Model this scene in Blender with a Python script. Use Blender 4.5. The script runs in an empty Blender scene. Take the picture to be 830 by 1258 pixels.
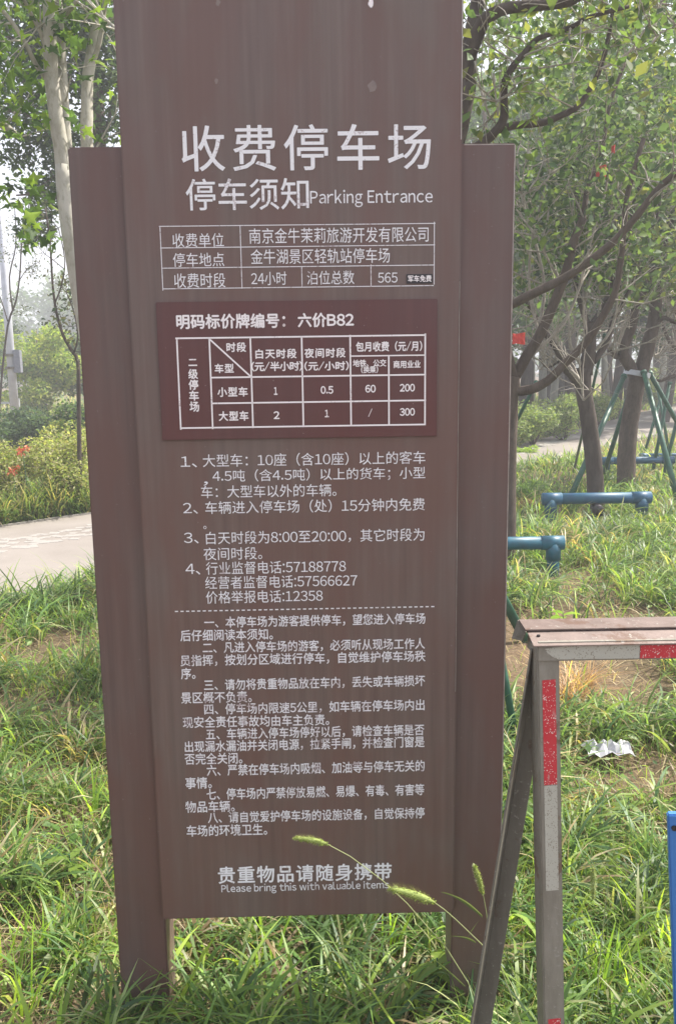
import bpy, bmesh, math, random
import numpy as np
from mathutils import Vector, Matrix
SC = bpy.context.scene
COL = SC.collection
rnd = random.Random(7)
nr = np.random.default_rng(11)

# ------------------------------------------------------------------ camera
F_PX, PITCH, ROLL, CAM_H = 1069.0, math.radians(9.5), -0.014, 1.72
fw = Vector((0, math.cos(PITCH), -math.sin(PITCH)))
up0 = Vector((0, math.sin(PITCH), math.cos(PITCH)))
r0 = Vector((1, 0, 0))
RT = r0*math.cos(ROLL) + up0*math.sin(ROLL)
UP = up0*math.cos(ROLL) - r0*math.sin(ROLL)
CAM = Vector((0, 0, CAM_H))
cd = bpy.data.cameras.new('camera')
cam = bpy.data.objects.new('camera', cd); COL.objects.link(cam)
cam.matrix_world = Matrix(((RT.x, UP.x, -fw.x, 0), (RT.y, UP.y, -fw.y, 0), (RT.z, UP.z, -fw.z, CAM_H), (0, 0, 0, 1)))
cd.sensor_fit = 'VERTICAL'; cd.sensor_height = 36.0; cd.lens = F_PX/1258*36.0
cd.clip_start = 0.05; cd.clip_end = 2000
SC.camera = cam

# ------------------------------------------------------------------ world, sun, exposure
SUN_EL, SUN_AZ = math.radians(52), math.radians(66)          # azimuth clockwise from +Y (away from the camera) to +X
w = bpy.data.worlds.new("World"); SC.world = w; w.use_nodes = True
nt = w.node_tree; nt.nodes.clear()
sky = nt.nodes.new('ShaderNodeTexSky'); sky.sky_type = 'NISHITA'; sky.sun_disc = False
sky.sun_elevation = SUN_EL; sky.sun_rotation = SUN_AZ
sky.air_density = 1.0; sky.dust_density = 6.0; sky.ozone_density = 1.5
bg = nt.nodes.new('ShaderNodeBackground'); bg.inputs[1].default_value = 0.094
hz = nt.nodes.new('ShaderNodeMix'); hz.data_type = 'RGBA'
hz.inputs['Factor'].default_value = 0.55
hz.inputs[7].default_value = (8.2, 8.4, 9.3, 1)                # milky summer haze over the whole sky
wo = nt.nodes.new('ShaderNodeOutputWorld')
nt.links.new(sky.outputs[0], hz.inputs[6]); nt.links.new(hz.outputs[2], bg.inputs[0]); nt.links.new(bg.outputs[0], wo.inputs[0])
sd = bpy.data.lights.new('sun', 'SUN'); sd.energy = 5.0; sd.angle = math.radians(0.6); sd.color = (1.0, 0.94, 0.84)
so = bpy.data.objects.new('sun', sd); COL.objects.link(so)
sdir = Vector((math.sin(SUN_AZ)*math.cos(SUN_EL), math.cos(SUN_AZ)*math.cos(SUN_EL), math.sin(SUN_EL)))
so.rotation_euler = sdir.to_track_quat('Z', 'Y').to_euler()
so.location = (20, 20, 30)
SC.view_settings.view_transform = 'Standard'; SC.view_settings.look = 'None'
SC.view_settings.exposure = 1.15; SC.view_settings.gamma = 1.0
SC.cycles.max_bounces = 6; SC.cycles.transparent_max_bounces = 4; SC.cycles.volume_bounces = 0
SC.cycles.use_denoising = True

# ------------------------------------------------------------------ picture -> place helpers (used only to read off real positions)
def ray(px, py):
    return fw + RT*((px-415)/F_PX) - UP*((py-629)/F_PX)
def D(px, py, d):                       # point seen at a pixel, at distance d along the view
    return CAM + ray(px, py)*d
def G(px, py, z=0.0):                   # point of the ground seen at a pixel
    r = ray(px, py); return CAM + r*((z-CAM_H)/r.z)
def Yp(px, py, y):                      # point seen at a pixel, at world Y
    r = ray(px, py); return CAM + r*(y/r.y)

# ------------------------------------------------------------------ materials
def srgb(r, g, b):
    f = lambda c: ((c/255+0.055)/1.055)**2.4 if c/255 > 0.04045 else c/255/12.92
    return (f(r), f(g), f(b), 1)
class NM:
    def __init__(s, name):
        s.m = bpy.data.materials.new(name); s.m.use_nodes = True; s.t = s.m.node_tree
        s.b = s.t.nodes['Principled BSDF']; s.out = s.t.nodes['Material Output']
    def n(s, typ, **k):
        o = s.t.nodes.new(typ)
        for a, v in k.items():
            if a in ('inputs',):
                for i, x in v.items(): o.inputs[i].default_value = x
            else: setattr(o, a, v)
        return o
    def l(s, a, b): s.t.links.new(a, b)
    def coords(s, scale=(1, 1, 1), kind='Object'):
        tc = s.n('ShaderNodeTexCoord'); mp = s.n('ShaderNodeMapping'); mp.inputs['Scale'].default_value = scale
        s.l(tc.outputs[kind], mp.inputs[0]); return mp.outputs[0]
    def noise(s, vec, scale, detail=4, rough=0.55):
        q = s.n('ShaderNodeTexNoise', inputs={'Scale': scale, 'Detail': detail, 'Roughness': rough})
        s.l(vec, q.inputs['Vector']); return q.outputs['Fac']
    def ramp(s, fac, stops):
        r = s.n('ShaderNodeValToRGB'); e = r.color_ramp.elements
        while len(e) < len(stops): e.new(0.5)
        for k, (p, c) in enumerate(stops): e[k].position = p; e[k].color = c if len(c) == 4 else (*c, 1)
        s.l(fac, r.inputs[0]); return r.outputs[0]
    def mix(s, fac, a, b, mode='MIX'):
        x = s.n('ShaderNodeMix', data_type='RGBA', blend_type=mode)
        for i, v in ((0, fac), (6, a), (7, b)):
            if hasattr(v, 'links'): s.l(v, x.inputs[i])
            else: x.inputs[i].default_value = v
        return x.outputs[2]
    def bump(s, h, dist=0.002, strength=0.6):
        b = s.n('ShaderNodeBump', inputs={'Distance': dist, 'Strength': strength}); s.l(h, b.inputs['Height'])
        s.l(b.outputs[0], s.b.inputs['Normal']); return b
    def set(s, rough=0.5, metal=0.0, spec=0.5):
        s.b.inputs['Roughness'].default_value = rough; s.b.inputs['Metallic'].default_value = metal
        s.b.inputs['Specular IOR Level'].default_value = spec; return s
    def color(s, c):
        if hasattr(c, 'links'): s.l(c, s.b.inputs['Base Color'])
        else: s.b.inputs['Base Color'].default_value = c
        return s

def mat_board(name, lo, hi, rough=0.42):
    n = NM(name).set(rough, 0.0, 0.5)
    gr = n.noise(n.coords((34, 34, 0.9)), 1.6, 6, 0.6)          # streaks that run down the sheet
    bl = n.noise(n.coords((1, 1, 1)), 5.0, 3, 0.5)
    c = n.mix(n.ramp(gr, [(0.33, (0, 0, 0)), (0.68, (1, 1, 1))]), lo, hi)
    c = n.mix(n.ramp(bl, [(0.35, (0, 0, 0)), (0.75, (.35, .35, .35))]), c, (hi[0]*.88, hi[1]*1.12, hi[2]*1.10, 1))
    bl2 = n.noise(n.coords((3.2, 3.2, .8)), 2.2, 4, 0.6)          # long faded patches, redder and greyer
    c = n.mix(n.ramp(bl2, [(0.42, (0, 0, 0)), (0.60, (.8, .8, .8))]), c, (lo[0]*1.2, lo[1]*.99, lo[2]*.94, 1))
    # dried mud splashed on the lowest part
    tc = n.n('ShaderNodeTexCoord'); sx = n.n('ShaderNodeSeparateXYZ'); n.l(tc.outputs['Object'], sx.inputs[0])
    ms = n.noise(n.coords((1, 1, 1)), 38, 5, 0.7)
    ad = n.n('ShaderNodeMath', operation='MULTIPLY_ADD', inputs={1: -1.9, 2: 0.9}); n.l(sx.outputs[2], ad.inputs[0])
    mu = n.n('ShaderNodeMath', operation='MULTIPLY'); mu.use_clamp = True; n.l(ad.outputs[0], mu.inputs[0]); n.l(ms, mu.inputs[1])
    c = n.mix(n.ramp(mu.outputs[0], [(0.30, (0, 0, 0)), (0.48, (.5, .5, .5))]), c, (0.17, 0.135, 0.10, 1))
    sp = n.noise(n.coords((1, 1, 1)), 140.0, 2, 0.5)
    c = n.mix(n.ramp(sp, [(0.73, (0, 0, 0)), (0.77, (.5, .5, .5))]), c, (0.3, 0.26, 0.25, 1))
    n.color(c)
    rr = n.ramp(bl, [(0.3, (rough-.08,)*3), (0.8, (rough+.14,)*3)]); n.l(rr, n.b.inputs['Roughness'])
    n.bump(gr, 0.0003, 0.2)
    return n.m
M_board = mat_board('brown_coated_metal', (0.112, 0.074, 0.065, 1), (0.158, 0.109, 0.096, 1))
M_post = mat_board('brown_coated_metal_post', (0.102, 0.066, 0.060, 1), (0.138, 0.093, 0.084, 1))
M_plate = mat_board('maroon_plate', (0.086, 0.032, 0.032, 1), (0.108, 0.042, 0.040, 1), 0.38)

def mat_print(name, c0, worn, scale=260.0):
    n = NM(name).set(0.6, 0, 0.3)
    f = n.noise(n.coords((1, 1, 1)), scale, 3, 0.6)
    f2 = n.noise(n.coords((1, 1, 1)), 18, 3, 0.6)
    m = n.n('ShaderNodeMath', operation='MULTIPLY'); n.l(f, m.inputs[0]); n.l(f2, m.inputs[1])
    n.color(n.mix(n.ramp(m.outputs[0], [(worn, (0, 0, 0)), (worn+0.05, (1, 1, 1))]), (c0[0]*.62, c0[1]*.54, c0[2]*.54, 1), c0))
    return n.m
M_ink = mat_print('white_print', (0.78, 0.78, 0.81, 1), 0.14)
M_ink_worn = mat_print('worn_white_print', (0.76, 0.75, 0.78, 1), 0.16, 200)
M_ink_bright = mat_print('bright_white_print', (0.84, 0.80, 0.81, 1), 0.12)
M_black = NM('black_sticker').set(0.5).color((0.03, 0.026, 0.03, 1)).m

def mat_leaf(name, trans=0.35, rough=0.42, tint=(1.0, 1.15, 0.35), spec=0.4):
    n = NM(name).set(rough, 0, spec)
    a = n.n('ShaderNodeVertexColor', layer_name='Col')
    n.l(a.outputs[0], n.b.inputs['Base Color'])
    tr = n.n('ShaderNodeBsdfTranslucent')
    tc = n.mix(1.0, a.outputs[0], (*tint, 1), 'MULTIPLY')
    bc = n.n('ShaderNodeBrightContrast', inputs={'Bright': 0.035}); n.l(tc, bc.inputs[0]); n.l(bc.outputs[0], tr.inputs[0])
    ms = n.n('ShaderNodeMixShader', inputs={0: trans}); n.l(n.b.outputs[0], ms.inputs[1]); n.l(tr.outputs[0], ms.inputs[2])
    n.l(ms.outputs[0], n.out.inputs[0]); return n.m
M_leaf = mat_leaf('tree_leaf', 0.42, 0.6, (1.4, 1.5, 0.42), .25)
M_grass = mat_leaf('grass_blade', 0.45, 0.45, (1.6, 1.6, 0.45), 0.4)
M_petal = mat_leaf('flower_petal', 0.4, 0.6, (1.3, 0.8, 0.6))

def mat_bark(name, c1, c2, c3, scale=9, stretch=(1, 1, .35), b=0.006):
    n = NM(name).set(0.85, 0, 0.2)
    v = n.coords(stretch)
    f = n.noise(v, scale, 6, 0.6); f2 = n.noise(v, scale*5, 4, 0.6)
    c = n.mix(n.ramp(f, [(0.38, (0, 0, 0)), (0.62, (1, 1, 1))]), c1, c2)
    c = n.mix(n.ramp(f2, [(0.5, (0, 0, 0)), (0.7, (.7, .7, .7))]), c, c3)
    n.color(c); n.bump(f2, b, 0.7); return n.m
M_plane_bark = mat_bark('pale_plane_bark', (0.33, 0.31, 0.26, 1), (0.46, 0.44, 0.39, 1), (0.22, 0.22, 0.16, 1), 6, (1, 1, .5), .003)
M_dark_bark = mat_bark('dark_bark', (0.055, 0.042, 0.035, 1), (0.09, 0.072, 0.06, 1), (0.06, 0.048, 0.042, 1), 14)
M_mid_bark = mat_bark('grey_brown_bark', (0.075, 0.056, 0.046, 1), (0.115, 0.09, 0.073, 1), (0.05, 0.04, 0.034, 1), 14)
M_pale_bark = mat_bark('pale_poplar_bark', (0.33, 0.33, 0.29, 1), (0.45, 0.45, 0.41, 1), (0.17, 0.17, 0.15, 1), 4)
M_twig = mat_bark('pale_twig_bark', (0.26, 0.235, 0.2, 1), (0.38, 0.35, 0.3, 1), (0.15, 0.13, 0.1, 1), 20)

def mat_simple(name, c, rough=0.5, metal=0.0, var=0.25, scale=25, c2=None, b=0.0008):
    n = NM(name).set(rough, metal)
    f = n.noise(n.coords(), scale, 5, 0.6)
    c2 = c2 or (c[0]*(1-var), c[1]*(1-var), c[2]*(1-var), 1)
    n.color(n.mix(n.ramp(f, [(0.35, (0, 0, 0)), (0.65, (1, 1, 1))]), c, c2)); n.bump(f, b, 0.5); return n.m
M_pipe = mat_simple('blue_painted_pipe', (0.012, 0.065, 0.15, 1), 0.5, 0, .3, 9, (0.018, 0.10, 0.16, 1))
M_pipe2 = mat_simple('teal_painted_pipe', (0.014, 0.12, 0.19, 1), 0.45, 0, .3, 9, (0.02, 0.08, 0.12, 1))
M_stake = mat_simple('green_painted_stake', (0.025, 0.11, 0.07, 1), 0.45, 0, .4, 20)
M_lamp = mat_simple('galvanised_pole', (0.52, 0.54, 0.60, 1), 0.5, 0.2, .15, 8)
M_lampbox = mat_simple('grey_box', (0.22, 0.23, 0.27, 1), 0.5)
def mat_worn(name, c, c2, rust, thr):
    n = NM(name).set(0.62, 0.05)
    v = n.coords(); f = n.noise(n.coords((1, 1, .25)), 30, 5, .65); f2 = n.noise(v, 12, 6, .7); f3 = n.noise(v, 90, 4, .7)
    c_ = n.mix(n.ramp(f, [(0.35, (0, 0, 0)), (0.65, (1, 1, 1))]), c, c2)
    c_ = n.mix(n.ramp(f2, [(thr, (0, 0, 0)), (thr+.05, (.8, .8, .8))]), c_, rust)
    c_ = n.mix(n.ramp(f3, [(0.62, (0, 0, 0)), (0.66, (.7, .7, .7))]), c_, (0.30, 0.29, 0.26, 1))
    n.color(c_); n.bump(f3, .0012, .6); return n.m
M_steel = mat_worn('weathered_grey_steel', (0.25, 0.235, 0.20, 1), (0.18, 0.165, 0.135, 1), (0.15, 0.095, 0.06, 1), .57)
M_steel_d = mat_worn('dark_weathered_steel', (0.165, 0.155, 0.13, 1), (0.12, 0.11, 0.09, 1), (0.10, 0.07, 0.05, 1), .57)
M_lid = mat_worn('rusty_brown_lid', (0.12, 0.085, 0.072, 1), (0.165, 0.12, 0.105, 1), (0.10, 0.05, 0.03, 1), .54)
M_lid2 = mat_worn('pinkish_rusty_lid', (0.20, 0.148, 0.13, 1), (0.15, 0.11, 0.096, 1), (0.11, 0.06, 0.04, 1), .54)
M_blue = mat_simple('blue_painted_sheet', (0.05, 0.20, 0.55, 1), 0.42, 0, .12, 6)
M_litter = mat_simple('crumpled_plastic', (0.42, 0.42, 0.45, 1), 0.6, 0, .2, 30)
M_bolt = mat_simple('dark_bolt', (0.05, 0.045, 0.05, 1), 0.5, 0.5)
M_redtag = mat_simple('red_tag_cloth', (0.62, 0.055, 0.04, 1), 0.6, 0, .2, 30)
M_rail = mat_simple('pale_rail', (0.4, 0.42, 0.44, 1), 0.5)

def mat_tape(name, base, speck, thr):
    n = NM(name).set(0.35, 0, 0.5)
    v = n.n('ShaderNodeTexVoronoi', inputs={'Scale': 260.0}); n.l(n.coords(), v.inputs['Vector'])
    f = n.noise(n.coords(), 60, 4, 0.6)
    m = n.n('ShaderNodeMath', operation='ADD'); n.l(v.outputs['Distance'], m.inputs[0]); n.l(f, m.inputs[1])
    cc = n.mix(n.ramp(m.outputs[0], [(thr, (1, 1, 1)), (thr+.03, (0, 0, 0))]), base, speck)
    sc_ = n.noise(n.coords((1, 1, .3)), 45, 5, .7)                 # scuffs
    n.color(n.mix(n.ramp(sc_, [(0.60, (0, 0, 0)), (0.66, (.6, .6, .6))]), cc, (speck[0]*.7, speck[1]*.7, speck[2]*.7, 1)))
    return n.m
M_red = mat_tape('red_reflective_tape', (0.50, 0.035, 0.05, 1), (0.66, 0.58, 0.54, 1), 0.70)
M_white_t = mat_tape('worn_white_reflective_tape', (0.42, 0.42, 0.37, 1), (0.26, 0.24, 0.20, 1), 0.74)

# ground
n = NM('soil_ground').set(0.95, 0, 0.1)
v = n.coords()
f = n.noise(v, 1.3, 5, .6); f2 = n.noise(v, 28, 6, .7); f3 = n.noise(v, 240, 2, .6)
c = n.mix(n.ramp(f, [(0.42, (0, 0, 0)), (0.6, (1, 1, 1))]), (0.17, 0.12, 0.078, 1), (0.10, 0.085, 0.05, 1))
c = n.mix(n.ramp(f2, [(0.4, (0, 0, 0)), (0.7, (.75, .75, .75))]), c, (0.25, 0.185, 0.125, 1))
c = n.mix(n.ramp(f3, [(0.35, (.7, .7, .7)), (0.5, (0, 0, 0))]), c, (0.09, 0.065, 0.04, 1))
n.color(c); n.bump(f2, 0.03, 0.9); M_soil = n.m
n = NM('concrete_path').set(0.85, 0, 0.2)
v = n.coords()
f = n.noise(v, 0.9, 5, .6); f2 = n.noise(v, 60, 5, .7)
c = n.mix(n.ramp(f, [(0.35, (0, 0, 0)), (0.65, (1, 1, 1))]), (0.20, 0.178, 0.16, 1), (0.255, 0.23, 0.21, 1))
c = n.mix(n.ramp(f2, [(0.45, (0, 0, 0)), (0.7, (.6, .6, .6))]), c, (0.26, 0.23, 0.21, 1))
n.color(c); n.bump(f2, 0.003, 0.5); M_path = n.m
M_stone = mat_simple('pale_paving_stone', (0.31, 0.29, 0.27, 1), 0.8, 0, .25, 40)
M_kerb = mat_simple('concrete_edging', (0.24, 0.22, 0.20, 1), 0.85, 0, .3, 30)

# ------------------------------------------------------------------ object helpers
def tag(o, label=None, cat=None, group=None, kind=None):
    if label: o['label'] = label
    if cat: o['category'] = cat
    if group: o['group'] = group
    if kind: o['kind'] = kind
    return o
def link(name, me, mat, parent=None):
    o = bpy.data.objects.new(name, me); COL.objects.link(o)
    if mat is not None and len(me.materials) == 0: me.materials.append(mat)
    if parent is not None: o.parent = parent
    return o
def empty(name, loc=(0, 0, 0)):
    o = bpy.data.objects.new(name, None); COL.objects.link(o); o.location = loc; o.empty_display_size = .1
    o['_o'] = 1; del o['_o']
    return o
class MB:
    """collects verts and faces; build() makes one mesh object (coordinates relative to the parent's origin)"""
    def __init__(s): s.v = []; s.f = []
    def box(s, x0, x1, y0, y1, z0, z1, M=None):
        b = len(s.v)
        for p in ((x0,y0,z0),(x1,y0,z0),(x1,y1,z0),(x0,y1,z0),(x0,y0,z1),(x1,y0,z1),(x1,y1,z1),(x0,y1,z1)):
            s.v.append(M @ Vector(p) if M else Vector(p))
        for q in ((0,3,2,1),(4,5,6,7),(0,1,5,4),(1,2,6,5),(2,3,7,6),(3,0,4,7)): s.f.append([b+i for i in q])
        return s
    def prism(s, pts, d):                       # polygon pts extruded by vector d
        b = len(s.v); n_ = len(pts)
        s.v += [Vector(p) for p in pts] + [Vector(p)+Vector(d) for p in pts]
        s.f.append(list(range(b, b+n_))[::-1]); s.f.append(list(range(b+n_, b+2*n_)))
        for i in range(n_):
            j = (i+1) % n_; s.f.append([b+i, b+j, b+n_+j, b+n_+i])
        return s
    def tube(s, pts, rad, seg=8, jit=0.0, cap=True):
        pts = [Vector(p) for p in pts]
        if not hasattr(rad, '__len__'): rad = [rad]*len(pts)
        b0 = len(s.v); t = (pts[1]-pts[0]).normalized()
        a = t.orthogonal().normalized()
        for i, p in enumerate(pts):
            if i < len(pts)-1: tn = (pts[i+1]-p).normalized()
            else: tn = (p-pts[i-1]).normalized()
            tm = tn if i == 0 else ((pts[i]-pts[i-1]).normalized()+tn)
            tm = tn if tm.length < 1e-6 else tm.normalized()
            a = (a - tm*a.dot(tm)); a = tm.orthogonal().normalized() if a.length < 1e-6 else a.normalized()
            c = tm.cross(a)
            for k in range(seg):
                an = 2*math.pi*k/seg; r = rad[i]*(1+jit*(rnd.random()-.5)*2)
                s.v.append(p + (a*math.cos(an)+c*math.sin(an))*r)
        for i in range(len(pts)-1):
            for k in range(seg):
                k2 = (k+1) % seg; q = b0+i*seg
                s.f.append([q+k, q+k2, q+seg+k2, q+seg+k])
        if cap:
            s.f.append([b0+k for k in range(seg)][::-1]); s.f.append([b0+(len(pts)-1)*seg+k for k in range(seg)])
        return s
    def build(s, name, mat, parent=None, off=(0, 0, 0), smooth=False, bevel=0.0):
        me = bpy.data.meshes.new(name); o3 = Vector(off)
        me.from_pydata([tuple(Vector(p)-o3) for p in s.v], [], s.f); me.update()
        if smooth: me.polygons.foreach_set('use_smooth', [True]*len(me.polygons))
        if bevel:
            bm = bmesh.new(); bm.from_mesh(me); bmesh.ops.recalc_face_normals(bm, faces=bm.faces)
            bmesh.ops.bevel(bm, geom=bm.edges[:], offset=bevel, segments=2, affect='EDGES', clamp_overlap=True)
            bm.to_mesh(me); bm.free()
        return link(name, me, mat, parent)
def np_mesh(name, verts, faces, mat, parent=None, cols=None, smooth=False):
    """verts (N,3), faces (M,k) equal-size polygons, cols (N,3) point colours"""
    me = bpy.data.meshes.new(name); k = faces.shape[1]
    me.vertices.add(len(verts)); me.vertices.foreach_set('co', verts.astype(np.float32).ravel())
    me.loops.add(faces.size); me.loops.foreach_set('vertex_index', faces.astype(np.int32).ravel())
    me.polygons.add(len(faces)); me.polygons.foreach_set('loop_start', np.arange(0, faces.size, k, dtype=np.int32))
    if smooth: me.polygons.foreach_set('use_smooth', np.ones(len(faces), bool))
    me.update(calc_edges=True)
    if cols is not None:
        at = me.color_attributes.new('Col', 'FLOAT_COLOR', 'POINT')
        at.data.foreach_set('color', np.hstack([cols, np.ones((len(cols), 1))]).astype(np.float32).ravel())
    return link(name, me, mat, parent)
def rotmats(n_, up_bias=0.3):
    """random orthonormal frames: columns = leaf axis, side, normal"""
    nrm = nr.normal(size=(n_, 3)); nrm[:, 2] = np.abs(nrm[:, 2])+up_bias
    nrm /= np.linalg.norm(nrm, axis=1)[:, None]
    ax = nr.normal(size=(n_, 3)); ax[:, 2] -= .5
    ax -= nrm*np.sum(ax*nrm, 1)[:, None]; ax /= np.linalg.norm(ax, axis=1)[:, None]
    return ax, np.cross(nrm, ax), nrm
def palette(n_, cols, weights=None, var=0.18):
    cols = np.array(cols, float); idx = nr.choice(len(cols), n_, p=weights)
    return np.clip(cols[idx]*(1+nr.normal(size=(n_, 1))*var), 0.004, .9)
T_OVAL = (np.array([[0,0,0],[.45,-.28,.06],[1,0,-.04],[.45,.28,.06]], float), np.array([[0,1,2],[0,2,3]]))
a5 = []
for ang, r_ in ((200,.12),(140,.42),(105,.26),(75,.62),(42,.36),(0,1.0),(-42,.36),(-75,.62),(-105,.26),(-140,.42),(-200,.12)):
    a5.append([.28+r_*.72*math.cos(math.radians(ang)), r_*.72*math.sin(math.radians(ang)), -.12*r_*r_])
T_LOBED = (np.array([[.28,0,.05]]+a5, float), np.array([[0, i, i+1] for i in range(1, 11)]))
def leaves(name, pos, size, cols, mat, parent, T=T_OVAL, off=(0, 0, 0), up_bias=.3, sv=.3):
    pos = np.asarray(pos, float)-np.array(off); n_ = len(pos); tv, tf = T
    ax, sd_, nm = rotmats(n_, up_bias)
    s = (size*(1+sv*nr.normal(size=n_))).clip(size*.4, size*1.8)[:, None, None]
    V = pos[:, None]+s*(tv[None, :, 0:1]*ax[:, None]+tv[None, :, 1:2]*sd_[:, None]+tv[None, :, 2:3]*nm[:, None])
    Fc = (tf[None]+(np.arange(n_)*len(tv))[:, None, None]).reshape(-1, 3)
    return np_mesh(name, V.reshape(-1, 3), Fc, mat, parent, np.repeat(cols, len(tv), 0))
def blob_points(centers, radii, n_, shell=0.6):
    """points through ellipsoidal clumps, denser towards each clump's skin"""
    centers = np.asarray(centers, float); radii = np.asarray(radii, float)
    if radii.ndim == 1: radii = np.repeat(radii[:, None], 3, 1)
    wt = radii.prod(1)**.66; idx = nr.choice(len(centers), n_, p=wt/wt.sum())
    d = nr.normal(size=(n_, 3)); d /= np.linalg.norm(d, axis=1)[:, None]
    r = nr.random(n_)**(1/3.0); r = r*(1-shell)+shell*(1-.25*nr.random(n_)**2)*(nr.random(n_)**.3)
    return centers[idx]+d*r[:, None]*radii[idx]
GREEN = [(0.06,0.11,0.03),(0.085,0.145,0.038),(0.12,0.18,0.045),(0.045,0.085,0.032)]
DARKG = [(0.042,0.085,0.036),(0.06,0.105,0.042),(0.034,0.062,0.034),(0.085,0.125,0.048)]
YELG = [(0.11,0.16,0.035),(0.16,0.19,0.045),(0.075,0.12,0.03),(0.19,0.2,0.06)]
def wob(p, q, k, amp):
    """crooked line from p to q with k inner points"""
    p, q = Vector(p), Vector(q); L = (q-p).length; out = [p]
    for i in range(1, k+1):
        out.append(p.lerp(q, i/(k+1))+Vector((rnd.gauss(0, 1), rnd.gauss(0, 1), rnd.gauss(0, .6)))*amp*L)
    return out+[q]
def tpr(n_, a, b): return [a+(b-a)*i/(n_-1) for i in range(n_)]
#--STRUCTURE
# ------------------------------------------------------------------ the setting: ground and path
def ground_h(x, y): return 0.0
xs = np.concatenate([-np.geomspace(170, 6, 14), np.linspace(-5, 5, 60), np.geomspace(6, 170, 14)])
ys = np.concatenate([[-30, -8, -3], np.linspace(-1, 16, 90), np.geomspace(17, 175, 18)])
XX, YY = np.meshgrid(xs, ys)
def smooth_noise(x, y):
    return (np.sin(x*1.7+1.3*np.sin(y*.9))*np.cos(y*1.3+.7*np.sin(x*1.1))+.5*np.sin(x*4.1+y*2.3)*np.cos(y*3.7-x*1.9)+.3*np.sin(9.1*x-3*y)*np.sin(8.3*y+2*x))/1.8
# path edges from the picture: near edge and far edge, seen left and right of the sign
near_l, near_l2, near_r, near_r2 = G(0, 745), G(112, 711), G(640, 575), G(830, 528)
far_l, far_l2, far_r, far_r2 = G(0, 650), G(110, 634), G(640, 549), G(800, 505)
def ext(a, b, t): return a+(b-a)*t
near_line = [ext(near_l2, near_l, 5), near_l, near_l2, near_l2.lerp(near_r, .5)+Vector((.1,-.1,0)), near_r, near_r2, ext(near_r, near_r2, 2.2)]
far_line = [ext(far_l2, far_l, 5), far_l, far_l2, far_l2.lerp(far_r, .5)+Vector((.1,-.1,0)), far_r, far_r2, ext(far_r, far_r2, 2.2)]
NLX = np.array([(p.x, p.y) for p in near_line]); FLX = np.array([(p.x, p.y) for p in far_line])
def near_y(x): return np.interp(x, NLX[:, 0], NLX[:, 1])
def far_y(x): return np.interp(x, FLX[:, 0], FLX[:, 1])
def on_path(x, y, m=0.0): return (y > near_y(x)-m) & (y < far_y(x)+m)
ZZ = smooth_noise(XX, YY)*.025*(np.abs(XX) < 6)*(YY < 17)-.012
ZZ[on_path(XX, YY, .25)] = -.02
nx_, ny_ = len(xs), len(ys)
ii = (np.arange(ny_-1)[:, None]*nx_+np.arange(nx_-1)[None]).ravel()
g = np_mesh('ground', np.stack([XX, YY, ZZ], -1).reshape(-1, 3), np.stack([ii, ii+1, ii+nx_+1, ii+nx_], 1), M_soil, smooth=True)
tag(g, kind='structure')
def resample(L, k):
    P = np.array([tuple(p) for p in L]); s = np.concatenate([[0], np.cumsum(np.linalg.norm(np.diff(P, axis=0), axis=1))])
    t = np.linspace(0, s[-1], k); return np.stack([np.interp(t, s, P[:, i]) for i in range(3)], 1)
pn, pf = resample(near_line, 60), resample(far_line, 60)
mb = MB()
for i in range(60): mb.v += [Vector((pn[i][0], pn[i][1], .022)), Vector((pf[i][0], pf[i][1], .022))]
for i in range(59): mb.f.append([2*i, 2*i+2, 2*i+3, 2*i+1])
tag(mb.build('path', M_path), kind='structure')
# low concrete edging both sides
for L, nm_, sgn in ((pn, 'near', -1), (pf, 'far', 1)):
    mb = MB()
    for i in range(59):
        p, q = Vector(L[i]), Vector(L[i+1]); d = (q-p).normalized(); nn = Vector((-d.y, d.x, 0))*sgn*.08
        mb.prism([(p.x, p.y, -.05), (q.x-d.x*.006, q.y-d.y*.006, -.05), (q.x+nn.x-d.x*.006, q.y+nn.y-d.y*.006, -.05), (p.x+nn.x, p.y+nn.y, -.05)], (0, 0, .085))
    tag(mb.build('path_edging', M_kerb), kind='structure')
# two rows of broken pale paving stones set along the path near its far side
mb = MB()
for i in range(60*14):
    t = i/(60*14-1)*59; a = int(min(t, 58)); fr = t-a
    pN = pn[a]*(1-fr)+pn[a+1]*fr; pF = pf[a]*(1-fr)+pf[a+1]*fr
    for row in (.62, .68, .74):
        if rnd.random() < .25: continue
        c_ = pN*(1-row-rnd.gauss(0, .008))+pF*(row+0); s_ = rnd.uniform(.05, .10); an = rnd.uniform(0, 3)
        pts = [(c_[0]+s_*math.cos(an+k*1.57)*rnd.uniform(.7, 1.2), c_[1]+s_*math.sin(an+k*1.57)*rnd.uniform(.7, 1.2), .018) for k in range(4)]
        mb.prism(pts, (0, 0, .0052+rnd.random()*.0022))
o = mb.build('paving_stones', M_stone); tag(o, kind='stuff', label='pale broken paving stones set in a band along the path', cat='paving')
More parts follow.
